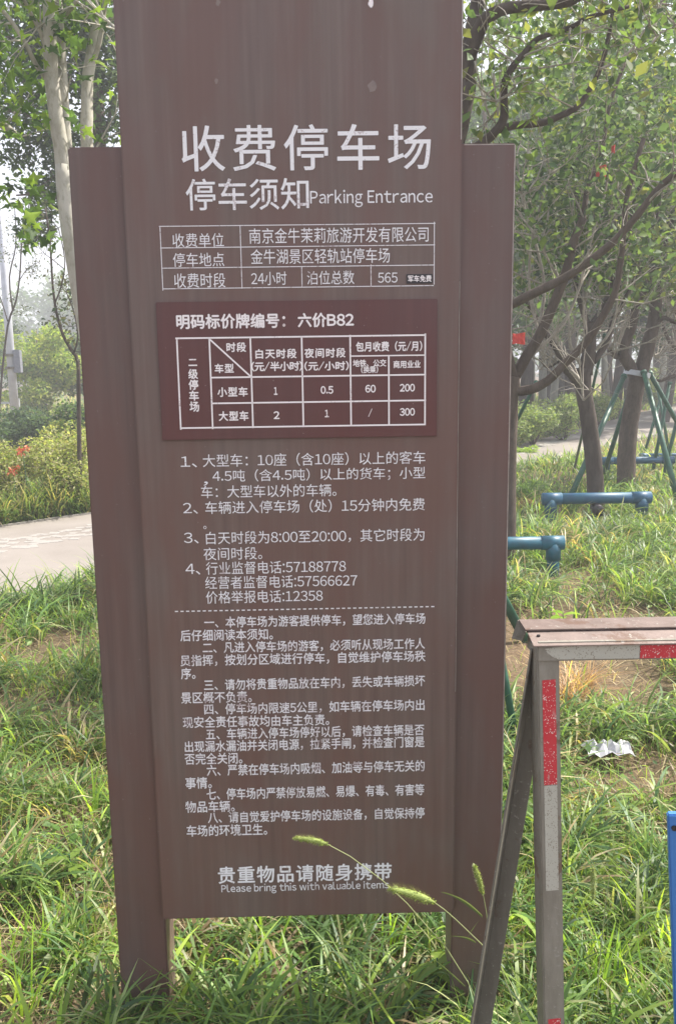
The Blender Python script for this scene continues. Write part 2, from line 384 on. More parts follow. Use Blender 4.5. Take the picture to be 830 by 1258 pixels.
#--SIGN
# ------------------------------------------------------------------ the parking sign
SRX, SRZ, SRY = math.radians(0.46), math.radians(1.06), 0.0
SLOC = Vector((-0.0898, 2.0274, 1.42))
SM = Matrix.Translation(SLOC) @ Matrix.Rotation(SRZ, 4, 'Z') @ Matrix.Rotation(SRX, 4, 'X')
SMi = SM.inverted()
base_z = -SLOC.z-.05
SMb = SM @ Matrix.Translation((0, 0, -SLOC.z))                  # the sign's empty stands on the ground
sign = empty('parking_sign'); sign.matrix_world = SMb
tag(sign, 'tall brown metal car park notice board covered in white Chinese writing', 'sign')
DZ = SLOC.z
def uv(px, py, w_=0.0):
    """board-plane coordinates (u, height above the sign's foot) of a pixel, on the plane w_ in front (-) of the face"""
    o_ = SMi @ CAM; r_ = SMi.to_3x3() @ ray(px, py); t = (w_-o_.y)/r_.y; p = o_+r_*t
    return p.x, p.z+DZ
HW = .375; BT = 2.78; BB = -1.094+DZ
def part(name, mbx, mat, bevel=0.0, smooth=False, label=None, parent=sign):
    o = mbx.build(name, mat, parent, bevel=bevel, smooth=smooth)
    if label: o['label'] = label
    return o
board = part('main_panel', MB().box(-HW, HW, 0, .045, BB, BT), M_board, .004)
PT = .7865+DZ
part('side_post', MB().box(-.4965, -HW+.004, .02, .13, -.25, PT), M_post, .004)
part('side_post', MB().box(HW-.004, .499, .02, .13, -.25, PT), M_post, .004)
part('back_panel', MB().box(-HW+.006, HW-.006, .05, .11, BB+.04, PT-.01), M_post, .002)
PLZ = -.006
(u0, v0), (u1, v1) = uv(200, 541, PLZ), uv(537, 367, PLZ)
plate = part('price_plate', MB().box(u0-.001, u1, PLZ, -.0005, v0, v1), M_plate, .0012, label='darker maroon price table plate')
# printing ---------------------------------------------------------
def raw_text(body, bold=0.0, space=1.0, res=3):
    c_ = bpy.data.curves.new('text', 'FONT'); c_.body = body; c_.resolution_u = res; c_.offset = bold; c_.space_character = space
    c_.fill_mode = 'FRONT'
    o_ = bpy.data.objects.new('text', c_); COL.objects.link(o_)
    dg = bpy.context.evaluated_depsgraph_get()
    me = bpy.data.meshes.new_from_object(o_.evaluated_get(dg))
    co = np.zeros(len(me.vertices)*3, np.float32); me.vertices.foreach_get('co', co)
    bpy.data.objects.remove(o_); bpy.data.curves.remove(c_)
    return me, co.reshape(-1, 3)
GLY = {}
def text_mesh(body, bold=0.0, space=1.0):
    if all(ord(ch) > 126 for ch in body): return raw_text(body, 0.0, space)
    V_, F_, x = [], [], 0.0; k = 0                              # mixed line: set sign by sign, Latin signs in the same upright sans face
    for ch in body:
        a = ord(ch)
        if ch == ' ': x += .26; continue
        if ch not in GLY:
            m_, c_ = raw_text(chr(a+0xFEE0) if 32 < a < 127 else ch, 0.0, 1.0); GLY[ch] = (c_.copy(), [tuple(p.vertices) for p in m_.polygons]); bpy.data.meshes.remove(m_)
        c_, f_ = GLY[ch]; lo, hi = c_[:, 0].min(), c_[:, 0].max(); wd_ = hi-lo
        if ch.isdigit(): adv = .60; sh = (adv-wd_)/2-lo
        elif 32 < a < 127: adv = wd_+.115; sh = .0575-lo
        else: adv = 1.0*space; sh = 0.0
        P_ = c_.copy()
        if ch == '/': P_[:, 0] = (P_[:, 0]-lo)*.55+lo; adv = wd_*.55+.06; sh = .03-lo
        P_[:, 0] += x+sh; V_.append(P_); F_ += [tuple(i+k for i in f) for f in f_]; k += len(c_); x += adv
    co = np.concatenate(V_); me = bpy.data.meshes.new('text'); me.from_pydata(co.tolist(), [], F_); return me, co
def lettering(items, name, mat, w_, parent, label=None, bold=0.0):
    """items: (text, x0, x1, ycentre, height_px, space[, bold]) in the photograph's pixels, laid level on the board"""
    out = None
    for it in items:
        tx, x0, x1, yc, h = it[:5]; sp = it[5] if len(it) > 5 else 1.0; bd = it[6] if len(it) > 6 else bold
        me, co = text_mesh(tx, 0.0, sp)
        xm = (x0+x1)/2
        ua, _ = uv(x0, yc, w_); ub, _ = uv(x1, yc, w_); _, vm = uv(xm, yc, w_); _, vt = uv(xm, yc-h/2, w_); _, vb = uv(xm, yc+h/2, w_)
        mn, mx = co.min(0), co.max(0)
        sx = (ub-ua)/max(mx[0]-mn[0], 1e-6); sy = (vt-vb)/max(mx[1]-mn[1], 1e-6)
        P = np.stack([ua+(co[:, 0]-mn[0])*sx, np.full(len(co), w_), vb+(co[:, 1]-mn[1])*sy], 1)
        if bd:                                                   # bolder strokes: the same glyphs laid over each other a hair apart
            sh = [(bd*.5*a, bd*.5*b) for a, b in ((-1, 0), (1, 0), (0, 1), (0, -1))]; F0 = [tuple(p.vertices) for p in me.polygons]; k_ = len(P)
            PP = np.concatenate([P+np.array([a*sx, -.00006*q, b*sy]) for q, (a, b) in enumerate(sh)]); FF = [tuple(i+q*k_ for i in f) for q in range(4) for f in F0]
            bpy.data.meshes.remove(me); me = bpy.data.meshes.new(name); me.from_pydata(PP.tolist(), [], FF); me.update()
        else: me.vertices.foreach_set('co', P.astype(np.float32).ravel())
        me.materials.clear(); me.update(); me.name = name
        o = link(name, me, mat, parent)
        if label and len(items) == 1: o['label'] = label
def strokes(segs, name, mat, w_, parent, label=None):
    """thin printed rules: (x0,y0,x1,y1,thickness_m); level or upright ones are squared to the board"""
    mb = MB()
    for (x0, y0, x1, y1, th) in segs:
        a, b = Vector(uv(x0, y0, w_)), Vector(uv(x1, y1, w_))
        if abs(y0-y1) < 14 and abs(x0-x1) > 20: m_ = (a.y+b.y)/2; a.y = b.y = m_
        elif abs(x0-x1) < 14: m_ = (a.x+b.x)/2; a.x = b.x = m_
        d = (b-a).normalized(); nn = Vector((-d.y, d.x))*th/2; e = d*th/2
        q = [a-e-nn, b+e-nn, b+e+nn, a-e+nn]; k = len(mb.v)
        mb.v += [Vector((p.x, w_, p.y)) for p in q]; mb.f.append([k, k+1, k+2, k+3])
    o = mb.build(name, mat, parent)
    if label: o['label'] = label
    return o
W0 = -.0011
lettering([('收费停车场', 223, 528.5, 181, 56, 1.19, .012)], 'title_lettering', M_ink, W0, board, 'large white title lettering')
lettering([('停车须知', 228.5, 379, 238.5, 38.5, 1.0, .014)], 'title_lettering', M_ink, W0, board, 'second row of title lettering')
lettering([('Parking Entrance', 381, 531, 243.5, 21.5, 1.0, .012)], 'title_lettering', M_ink, W0, board, 'English title lettering')
lettering([('收费单位', 212, 275, 295, 17), ('南京金牛茉莉旅游开发有限公司', 306, 526, 288.8, 19), ('停车地点', 212.5, 275.5, 319, 17),
    ('金牛湖景区轻轨站停车场', 308, 478.5, 314.5, 18.5), ('收费时段', 214, 277, 344.5, 18), ('24小时', 308.5, 352, 342, 16.5), ('泊位总数', 377, 435, 341, 17),
    ('565', 464, 488, 341, 12.5)], 'table_lettering', M_ink, W0, board, 'thin white lettering in the upper table')
T1 = .0018
strokes([(196, 279.5, 534, 273, T1), (200.4, 356.7, 532, 349, T1), (197.5, 305.5, 533.5, 300, T1), (199, 331, 533, 324, T1), (196.5, 279.5, 200.5, 356.7, T1),
    (534, 273, 532, 349, T1), (295, 277.5, 297.3, 354, T1), (370, 327.5, 371.5, 352.5, T1), (455, 325.5, 456, 350.5, T1)], 'table_lines', M_ink_worn, W0-.0002, board, 'thin white lines of the upper table')
(ua, va), (ub, vb) = uv(498.8, 348.4, W0), uv(531, 336.6, W0)
stick = part('sticker', MB().box(ua, ub, -.0026, -.0014, va, vb), M_black, parent=board, label='small black sticker')
lettering([('军车免费', 501, 529.5, 342.2, 8, 1.05, .05)], 'sticker_lettering', M_ink_bright, -.0031, board)
WP = PLZ-.0012
lettering([('明码标价牌编号：', 217, 350, 394.5, 17.5, 1.02, .06), ('六价B82', 366, 434, 393, 17, 1.0, .06)], 'plate_lettering', M_ink_bright, WP, plate, 'bold white heading lettering')
B2 = .055
lettering([('时段', 278.5, 302, 426.5, 11.5, 1.1, B2), ('车型', 264, 287, 452.5, 11, 1.1, B2), ('白天时段', 314, 364, 434.5, 11.5, 1.15, B2), ('（元/半小时）', 309, 371, 450, 11.5, .95, B2),
    ('夜间时段', 374, 424, 433.5, 11.5, 1.15, B2), ('（元/小时）', 374, 428, 449.5, 11, 1, B2), ('包月收费（元/月）', 437, 518, 425.5, 12, 1, B2), ('地铁、公交', 433.5, 474, 446, 8.5, 1, B2),
    ('(换乘)', 443.5, 464, 454, 8.5, 1, B2), ('商用业业', 483, 516, 447.5, 9, 1, B2),
    ('二', 231.7, 242, 445.3, 8, 1, B2), ('级', 231.6, 243, 459.4, 12, 1, B2), ('停', 232, 243.4, 472.6, 12, 1, B2), ('车', 232.6, 244, 486, 12, 1, B2), ('场', 233.2, 244.6, 499.5, 12, 1, B2),
    ('小型车', 267.4, 304, 481.4, 11.5, 1.1, B2), ('大型车', 269, 305, 511, 11.5, 1.1, B2), ('1', 336.6, 340.6, 480.3, 9, 1, B2), ('2', 336.3, 343, 510, 9, 1, B2), ('0.5', 394, 409, 479, 9, 1, B2),
    ('1', 399, 403.7, 508, 8.6, 1, B2), ('60', 448.7, 461, 477.5, 9, 1, B2), ('/', 452.3, 456.8, 507, 10, 1, B2), ('200', 491, 509, 476.3, 9, 1, B2), ('300', 491, 509, 506, 9, 1, B2)],
    'plate_lettering', M_ink_bright, WP, plate, 'bold white lettering of the price table')
T2 = .0036
strokes([(216.5, 416.6, 522, 410.7, T2), (223, 527, 521.6, 520.4, T2), (259.5, 464.8, 522, 459.3, T2), (260.5, 496.6, 522, 490.8, T2), (431, 438, 522, 435.7, T2*.8),
    (216.5, 416.6, 223, 527, T2), (522, 410.7, 521.6, 520.4, T2), (256.5, 415.5, 262, 526.2, T2), (307, 414.8, 311.2, 525, T2), (369.7, 413.6, 373.3, 523.8, T2),
    (429.6, 412.4, 431.4, 522.6, T2), (477, 437, 477.8, 521.4, T2), (256.8, 416, 308.7, 463.3, T2)], 'plate_lines', M_ink_bright, WP+.0004, plate, 'thick white lines of the price table')
H = 16
lettering([('1、', 222, 242, 567.5, 13.5), ('大型车：10座（含10座）以上的客车', 249, 522, 564, H), ('，', 250, 255.5, 594, 5), ('4.5吨（含4.5吨）以上的货车；小型', 261, 522, 583.2, H),
    ('车：大型车以外的车辆。', 247, 413, 603.2, H-.5), ('2、', 225, 243, 624.5, 13.5), ('车辆进入停车场（处）15分钟内免费', 252, 521.5, 621.6, H), ('。', 250, 253.8, 648, 4),
    ('3、', 226, 244, 661, 13.5), ('白天时段为8:00至20:00，其它时段为', 253, 521, 659, H), ('夜间时段。', 250, 322, 680, H-.5),
    ('4、', 228, 246, 699.3, 13.5), ('行业监督电话:57188778', 253, 424.7, 696.8, H-.5), ('经营者监督电话:57566627', 252, 438.5, 714.4, H-.5), ('价格举报电话:12358', 253, 396.3, 732.8, H-.5)],
    'notice_lettering', M_ink, W0, board, 'white lettering of the numbered price notes')
H = 13.8
B3 = .028
L3 = [('一、本停车场为游客提供停车，望您进入停车场', 251, 522, 762.3), ('后仔细阅读本须知。', 221.7, 335, 779.9), ('二、凡进入停车场的游客，必须听从现场工作人', 249, 521.5, 793.2),
    ('员指挥，按划分区域进行停车，自觉维护停车场秩', 221.7, 522, 808.9), ('序。', 222.5, 240, 827.4), ('三、请勿将贵重物品放在车内，丢失或车辆损坏', 250.7, 521.5, 839),
    ('景区概不负责。', 222.6, 309, 856.6), ('四、停车场内限速5公里，如车辆在停车场内出', 251, 521, 868.7), ('现安全责任事故均由车主负责。', 224.7, 404, 885.7),
    ('五、车辆进入停车场停好以后，请检查车辆是否', 253, 520.5, 899.3), ('出现漏水漏油并关闭电源，拉紧手闸，并检查门窗是', 227, 521, 914.4), ('否完全关闭。', 227, 297.6, 931.8),
    ('六、严禁在停车场内吸烟、加油等与停车无关的', 254, 521, 943.5), ('事情。', 228, 260, 961.8), ('七、停车场内严禁停放易燃、易爆、有毒、有害等', 254, 520.5, 972.8),
    ('物品车辆。', 228, 288, 990.8), ('八、请自觉爱护停车场的设施设备，自觉保持停', 255.5, 521, 1001.6), ('车场的环境卫生。', 229.5, 328, 1019.8)]
lettering([(*a, H, 1, B3) for a in L3], 'notice_lettering', M_ink_worn, W0, board, 'white lettering of the eight parking rules')
lettering([('贵重物品请随身携带', 268, 480.5, 1072.8, 20.5, 1.1, .035)], 'footer_lettering', M_ink, W0, board, 'larger white footer lettering')
lettering([('Please bring this with valuable items', 272, 477.5, 1090.3, 12, 1, .02)], 'footer_lettering', M_ink, W0, board, 'English footer lettering')
dash = []
for i in range(47):
    t0, t1 = i/47, (i+.58)/47
    dash.append((215+321*t0, 751.2-6.4*t0, 215+321*t1, 751.2-6.4*t1))
mb = MB()
for (x0, y0, x1, y1) in dash:
    _, v_ = uv(375.5, 748); ua, _ = uv(x0, y0, W0); ub, _ = uv(x1, y1, W0); k = len(mb.v)
    mb.v += [Vector((ua, W0, v_-.0014)), Vector((ub, W0, v_-.0014)), Vector((ub, W0, v_+.0014)), Vector((ua, W0, v_+.0014))]; mb.f.append([k, k+1, k+2, k+3])
mb.build('dashed_line', M_ink, board)
M_sunlit_edge = mat_simple('sunlit_edge_colour', (0.50, 0.45, 0.41, 1), 0.45, 0.3, .4, 30)
def sunlit_edge(x0, x1, y_, z0, z1):
    MB().box(x0, x1, y_-.0007, y_+.003, z0, z1).build('sunlit_edge', M_sunlit_edge, sign)
sunlit_edge(HW-.0034, HW-.0016, 0, PT+.004, BT-.01)                 # pale strips: the sun's bright line along the right-hand edges, put in as colour
sunlit_edge(.4956, .4976, .0215, .35, PT-.004)
sunlit_edge(HW+.008, .4955, .0215, PT-.0034, PT-.0021)
sunlit_edge(HW-.0030, HW-.0022, 0, BB+.6, PT-.3)
# chips and pale spots in the paint near the top
for (px, py, r_) in ((455, 4, .007), (268, 3, .006), (266, 100, .005), (457, 107, .011), (383, 55, .003)):
    u_, v_ = uv(px, py); mb = MB(); k = 9
    mb.v = [Vector((u_+r_*(rnd.uniform(.5, 1.1))*math.cos(i*2*math.pi/k), -.0008, v_+r_*1.3*rnd.uniform(.6, 1.1)*math.sin(i*2*math.pi/k))) for i in range(k)]; mb.f = [list(range(k))]
    mb.build('paint_chip', M_ink_bright if py < 20 and px > 400 else M_board if px == 383 else mat_simple('chip_paint', (.22, .17, .155, 1)), board)
#--OBJECTS
# ------------------------------------------------------------------ barrier in front of the sign's right side
bar = empty('height_barrier')
tag(bar, 'weathered steel barrier frame with red and white reflective tape and a rusty lid', 'barrier')
bar.location = Vector((.40, 1.62, 0)); BO = Vector(bar.location)
BY = 1.60
pt_, pb_ = Yp(659.5, 800, BY), Yp(668.0, 1258, BY)                # front left corner of the post
ax_ = (pt_-pb_).normalized(); psi = math.radians(4)
Xv = Vector((math.cos(psi), math.sin(psi), 0)); Xv = (Xv-ax_*Xv.dot(ax_)).normalized(); Yv = ax_.cross(Xv)
PM = Matrix(((Xv.x, Yv.x, ax_.x, pt_.x), (Xv.y, Yv.y, ax_.y, pt_.y), (Xv.z, Yv.z, ax_.z, pt_.z), (0, 0, 0, 1)))
PM = Matrix.Translation(-BO) @ PM
Lz = lambda py: (Yp(664, py, BY)-pt_).dot(ax_)                   # height along the post of a picture row
PW = .043
MB().box(0, PW, 0, .052, -1.6, Lz(796), PM).build('post', M_steel, bar, bevel=.0025)
MB().box(.0085, PW-.0085, -.0009, .001, Lz(965), Lz(836), PM).build('red_tape', M_red, bar)
MB().box(.0085, PW-.0085, -.0008, .001, Lz(1095), Lz(966), PM).build('white_tape', M_white_t, bar)
MB().box(.0085, PW-.0085, -.0009, .001, Lz(1400), Lz(1253), PM).build('red_tape', M_red, bar)
q0, q1 = Yp(657, 813, BY-.004), Yp(830, 810.5, BY-.004)           # beam: lower front edge
bx_ = (q1-q0).normalized(); bxy = Vector((bx_.x, bx_.y+.015, bx_.z)).normalized()
byv = Vector((0, 0, 1)).cross(bxy).normalized(); bzv = bxy.cross(byv)
BMx = Matrix(((bxy.x, byv.x, bzv.x, q0.x), (bxy.y, byv.y, bzv.y, q0.y), (bxy.z, byv.z, bzv.z, q0.z), (0, 0, 0, 1)))
BMx = Matrix.Translation(-BO) @ BMx
BL = 2.2
MB().box(.004, BL, 0, .085, 0, .038, BMx).build('beam', M_steel, bar, bevel=.002)
def xb(px): return (Yp(px, 812, BY)-q0).x
# ragged white tape on the beam
mb = MB(); t0 = xb(668); t1 = xb(784)
pts = [(t0, .026), (t0+.004, .018), (t0+.014, .010), (t0+.026, .004), (t1, .003), (t1, .030), (t0+.05, .031), (t0+.02, .028)]
mb.prism([BMx @ Vector((x, -.0008, z)) for x, z in pts], BMx.to_3x3() @ Vector((0, .002, 0))); mb.build('white_tape', M_white_t, bar)
for k in range(5):
    a_ = t1+.0015+k*.2
    MB().box(a_, a_+.198, -.0009-.0001*(k % 2), .001, .003, .029, BMx).build('red_tape' if k % 2 == 0 else 'white_tape', M_red if k % 2 == 0 else M_white_t, bar)
# rusty lid of two lapped sheets; the front one slopes down over the beam
def sheet(name, pts, th, mat, parent, Mx=None):
    mb = MB(); mb.prism([(Mx @ Vector(p)) if Mx else Vector(p) for p in pts], ((Mx.to_3x3() @ Vector((0, 0, th))) if Mx else (0, 0, th))); return mb.build(name, mat, parent, bevel=.0006)
ft = sheet('lid_sheet', [(-.006, -.008, .032), (BL, -.008, .032), (BL, .055, .045), (-.006, .055, .045)], .0022, M_lid2, bar, BMx)
ft['label'] = 'paler front lid sheet'
bt_ = sheet('lid_sheet', [(-.010, .044, .0475), (BL, .044, .0475), (BL, .104, .0505), (-.010, .104, .0505)], .003, M_lid, bar, BMx)
mb = MB(); mb.prism([BMx @ Vector(p) for p in ((-.0105, .040, .0475), (-.0105, .112, .050), (-.022, .110, .012), (-.012, .060, .022))], BMx.to_3x3() @ Vector((.002, 0, 0)))
mb.build('end_flap', M_steel_d, bar)
mb = MB().tube([BMx @ Vector((.012, .028, .036)), BMx @ Vector((.012, .028, .0445))], .0035, 8); mb.build('bolt', M_bolt, bar)
# far post of the barrier, out of the picture on the right
MB().box(BL-.06, BL-.015, .01, .06, -1.25, .0, BMx).build('post', M_steel, bar, bevel=.0025)
# slanting angle-iron brace
t_, b_ = Yp(659, 788, BY+.085), Yp(583, 1258, BY+.085)
a_ = (b_-t_).normalized(); L_ = (t_.z)/(-a_.z)*1.0; bb_ = t_+a_*L_
nx1 = Vector((.93, -.37, 0)); nx1 = (nx1-a_*nx1.dot(a_)).normalized()      # lighter flange
nx2 = Vector((-.42, -.90, 0)); nx2 = (nx2-a_*nx2.dot(a_)).normalized()                      # darker flange turned left
th_n = a_.cross(nx1)*.004; th_m = a_.cross(nx2)*.004
mb = MB(); c0 = t_-BO; c1 = bb_-BO
for nv_, th_, ln in ((nx1, th_n, .034), (nx2, -th_m, .062)):
    mb.prism([c0-nv_*.003, c0+nv_*ln, c1+nv_*ln, c1-nv_*.003], th_)
mb.build('brace', M_steel_d, bar, bevel=.0008)
# ------------------------------------------------------------------ blue sheet at the right edge
bs = empty('blue_barrier_board'); tag(bs, 'upright bright blue metal board cut off at the right edge of the photo', 'board')
p0, p1 = Yp(819.5, 1001, 1.72), Yp(828.5, 1258, 1.72)
bs.location = (p1.x+.3, 1.72, 0); o_ = Vector(bs.location)
ax2 = (p0-p1).normalized(); Xb = Vector((.985, -.17, 0)); Xb = (Xb-ax2*Xb.dot(ax2)).normalized(); Yb = ax2.cross(Xb)
mt = Matrix.Translation(-o_) @ Matrix(((Xb.x, Yb.x, ax2.x, p0.x), (Xb.y, Yb.y, ax2.y, p0.y), (Xb.z, Yb.z, ax2.z, p0.z), (0, 0, 0, 1)))
MB().box(0, .62, 0, .018, -.82, 0, mt).build('panel', M_blue, bs, bevel=.003)
for a_, b_ in ((.02, .06), (.56, .60)): MB().box(a_, b_, .02, .06, -.90, -.06, mt).build('leg', M_steel_d, bs, bevel=.002)
mb = MB().tube([mt @ Vector((.012, -.004, -.03)), mt @ Vector((.012, .006, -.03))], .006, 8); mb.build('bolt', M_bolt, bs)
# ------------------------------------------------------------------ lamp pole, guard rail (far left)
lp = Yp(19, 512, 21.5); lamp = empty('lamp_pole', (lp.x, lp.y, 0)); tag(lamp, 'tall slim grey street lamp pole standing beyond the round green tree at left', 'lamp pole')
MB().tube([(0, 0, 0), (0, 0, 3), (0, 0, 9.5)], [.11, .095, .06], 12).build('pole', M_lamp, lamp, smooth=True)
MB().tube([(0, 0, 0), (0, 0, .35)], [.2, .18], 12).build('base', M_lamp, lamp)
MB().tube([(0, 0, 9.4), (.5, 0, 9.9), (1.5, 0, 10.1)], .04, 8).build('arm', M_lamp, lamp)
MB().box(1.4, 2.0, -.12, .12, 10.05, 10.17).build('lamp_head', M_lampbox, lamp, bevel=.02)
zz = Yp(19, 458, lp.y).z; z2 = Yp(19, 430, lp.y).z
MB().box(.085, .25, -.10, .08, zz, z2).build('control_box', M_lampbox, lamp, bevel=.01)
for z_ in (zz+.12, z2-.12): MB().tube([(0, 0, z_-.03), (0, 0, z_+.03)], .15, 12).build('clamp_band', M_steel_d, lamp)
ry = lp.y+5; gr = empty('guard_rail', (Yp(22, 480, ry).x, ry, 0)); tag(gr, 'thin pale guard rail far behind the bushes at left', 'railing')
MB().box(-9, 0, -.03, .03, .74, .80).build('rail', M_rail, gr)
MB().box(-9, 0, -.03, .03, .42, .47).build('rail', M_rail, gr)
for k in range(4): MB().box(-8.9+k*2.95, -8.82+k*2.95, -.04, .04, 0, .9).build('post', M_rail, gr)

# ------------------------------------------------------------------ trees
def limb(px_pts, d0, d1, r0_, r1_, off, jit=.06, sub=3):
    """crooked limb through points read off the picture, its distance running from d0 to d1"""
    n_ = len(px_pts); P = [Yp(x, y, d0+(d1-d0)*i/(n_-1)) for i, (x, y) in enumerate(px_pts)]
    Q = []
    for i in range(n_-1):                                     # Catmull-Rom smoothing
        a = P[max(i-1, 0)]; b = P[i]; c = P[i+1]; d = P[min(i+2, n_-1)]
        for k in range(sub):
            t = k/sub; Q.append(.5*((2*b)+(c-a)*t+(2*a-5*b+4*c-d)*t*t+(3*b-a-3*c+d)*t**3))
    Q.append(P[-1]); R_ = tpr(len(Q), r0_, r1_)
    return [q-Vector(off) for q in Q], R_
def twigs_from(lines, count, length, r_, tips, up=.5, sub=2):
    """side shoots off given polylines; returns an MB and adds leaf anchor points to tips"""
    mb = MB()
    for _ in range(count):
        L = rnd.choice(lines); i = rnd.randrange(len(L)//3, len(L)); p = L[i]
        d = Vector((rnd.gauss(0, 1), rnd.gauss(0, 1), rnd.gauss(up, .7))).normalized()
        l_ = length*rnd.uniform(.5, 1.3); q = p+d*l_; W_ = wob(p, q, 2, .06); rr_ = r_*rnd.uniform(.6, 1.2)
        mb.tube(W_, tpr(4, rr_, rr_*.35), 5, cap=False); tips += W_[1:]
        for _ in range(sub):
            a = W_[rnd.randrange(1, 3)]; e = a+(d+Vector((rnd.gauss(0, .7), rnd.gauss(0, .7), rnd.gauss(0, .6)))).normalized()*l_*.55
            mb.tube([a, (a+e)/2+Vector((0, 0, .02)), e], [rr_*.5, rr_*.4, rr_*.2], 4, cap=False); tips += [e, (a+e)/2]
    return mb
def near(pts, n_, spread):
    P = np.array([tuple(p) for p in pts]); i = nr.integers(0, len(P), n_); return P[i]+nr.normal(size=(n_, 3))*spread

def picture_tree(name, base, label, trunk, limbs, bark, twig, leafspec, stk=None, group=None, bandpx=None):
    o = empty(name, base); tag(o, label, 'tree', group)
    off = Vector(base); lines = []
    L, R_ = limb(*trunk, off=off); L = [Vector((L[0].x*.9, L[0].y, -.1))]+L; R_ = [R_[0]*1.3]+R_
    MB().tube(L, R_, 12, .05).build('trunk', bark, o, smooth=True)
    for lm in limbs:
        L, R_ = limb(*lm[:5], off=off); lines.append(L)
        MB().tube(L, R_, 8, .07).build('branch', twig if len(lm) > 5 else bark, o, smooth=True)
    tips = []
    mt_ = twigs_from(lines, leafspec['twigs'], leafspec.get('tl', .8), leafspec.get('tr', .009), tips, leafspec.get('up', .5))
    tag(mt_.build('twigs', twig, o, smooth=True), kind='stuff')
    n_ = leafspec['n']; k = int(n_*leafspec.get('frac', .4))
    P = [near([t for t in tips if t.z+off.z > leafspec.get('zmin', 0)] or tips, k, leafspec.get('sp', .12))+np.array(off)] if k else []
    if leafspec.get('blobs'):
        P.append(blob_points([tuple(b[0]) for b in leafspec['blobs']], [b[1] for b in leafspec['blobs']], n_-k, .35))
    P = np.concatenate(P)
    leaves('crown', P, leafspec['size'], palette(len(P), leafspec['cols'], leafspec.get('w')), M_leaf, o, leafspec.get('T', T_OVAL), off)
    return o
# tree N: close behind the sign, only its upper limbs show
yN = 5.3
bN = Yp(505, 803, yN); bN.z = 0
picture_tree('tree', bN, 'nearest dark limbed tree, its curving branches showing over the top right of the sign', ([(505, 790), (503, 560), (510, 400), (535, 250), (560, 160), (572, 100)], yN, yN, .085, .06),
    [([(570, 110), (574, 75), (584, 45), (598, 22), (628, 9), (700, 2), (740, -30)], yN, yN-.3, .052, .022),
     ([(572, 100), (580, 40), (592, -30), (600, -90)], yN, yN+.2, .05, .03),
     ([(566, 190), (590, 178), (609, 160), (619, 143), (618, 108), (628, 84), (645, 64), (661, 47), (700, 34), (723, 21), (772, 8)], yN, yN-.2, .030, .010),
     ([(609, 160), (632, 154), (667, 150), (706, 133), (723, 111), (736, 85), (746, 50), (752, 12), (758, -20)], yN, yN+.2, .024, .009),
     ([(736, 85), (757, 75), (778, 58), (790, 38), (806, 26), (812, -5)], yN+.1, yN+.3, .008, .006, 1),
     ([(778, 60), (795, 58), (812, 40), (830, 32)], yN+.2, yN+.3, .006, .004, 1),
     ([(583, 75), (590, 108), (598, 136)], yN-.1, yN-.1, .006, .004, 1), ([(606, 90), (608, 115), (611, 142)], yN-.1, yN-.1, .006, .004, 1)],
    M_dark_bark, M_twig, dict(twigs=70, tl=.45, tr=.006, n=1500, frac=.6, sp=.09, size=.07, cols=YELG+GREEN, zmin=2.6,
    blobs=[(Yp(620, 60, yN+.3), (.5, .5, .35)), (Yp(700, 30, yN+.4), (.5, .5, .3)), (Yp(600, 150, yN+.5), (.25, .3, .25)), (Yp(640, 120, yN+.5), (.3, .3, .2)), (Yp(760, -40, yN+.4), (.8, .7, .4)), (Yp(540, -80, yN+.4), (.9, .8, .6))]))
# tree A: low forking tree right of the sign
yA = 7.4
bA = Yp(620, 690, yA); bA.z = 0
picture_tree('tree', bA, 'brown tree forking low just beside the right post of the sign', ([(621, 690), (622, 600), (624, 520), (626, 480), (628, 462)], yA, yA, .082, .072),
    [([(624, 480), (650, 479), (672, 468), (692, 448), (720, 420), (740, 388), (756, 355), (764, 300), (770, 240), (790, 170)], yA, yA-.4, .043, .018),
     ([(630, 465), (645, 440), (662, 412), (682, 368), (696, 330), (704, 296), (716, 268)], yA, yA-.1, .05, .032),
     ([(700, 310), (715, 270), (722, 225), (738, 190), (748, 130), (770, 70)], yA-.1, yA+.3, .028, .012),
     ([(600, 388), (634, 371), (662, 357), (690, 343), (722, 322), (756, 294), (784, 262), (806, 234), (836, 205), (880, 150)], yA-.6, yA-1.2, .038, .019),
     ([(628, 465), (618, 420), (610, 380), (598, 330), (596, 250)], yA, yA-.5, .06, .04),
     ([(640, 452), (660, 405), (668, 350), (655, 290), (640, 240), (634, 190)], yA, yA+.2, .018, .008, 1),
     ([(648, 440), (690, 400), (712, 350), (724, 300), (742, 240), (750, 190)], yA, yA+.3, .016, .007, 1),
     ([(662, 412), (650, 360), (652, 300), (664, 250), (678, 200)], yA, yA+.2, .014, .006, 1),
     ([(690, 350), (668, 310), (650, 262), (640, 235)], yA, yA-.2, .012, .006, 1),
     ([(700, 455), (712, 468), (716, 492)], yA, yA-.1, .016, .008, 1)],
    M_mid_bark, M_twig, dict(twigs=95, tl=.6, tr=.008, n=2500, frac=.5, sp=.16, size=.075, cols=GREEN+DARKG, zmin=2.4, up=.9,
    blobs=[(Yp(680, 170, yA), (.6, .6, .45)), (Yp(760, 90, yA+.3), (.7, .6, .5)), (Yp(640, 80, yA+.3), (.55, .6, .45)), (Yp(820, 150, yA), (.4, .5, .5)), (Yp(700, -50, yA), (1.2, .9, .7))]))
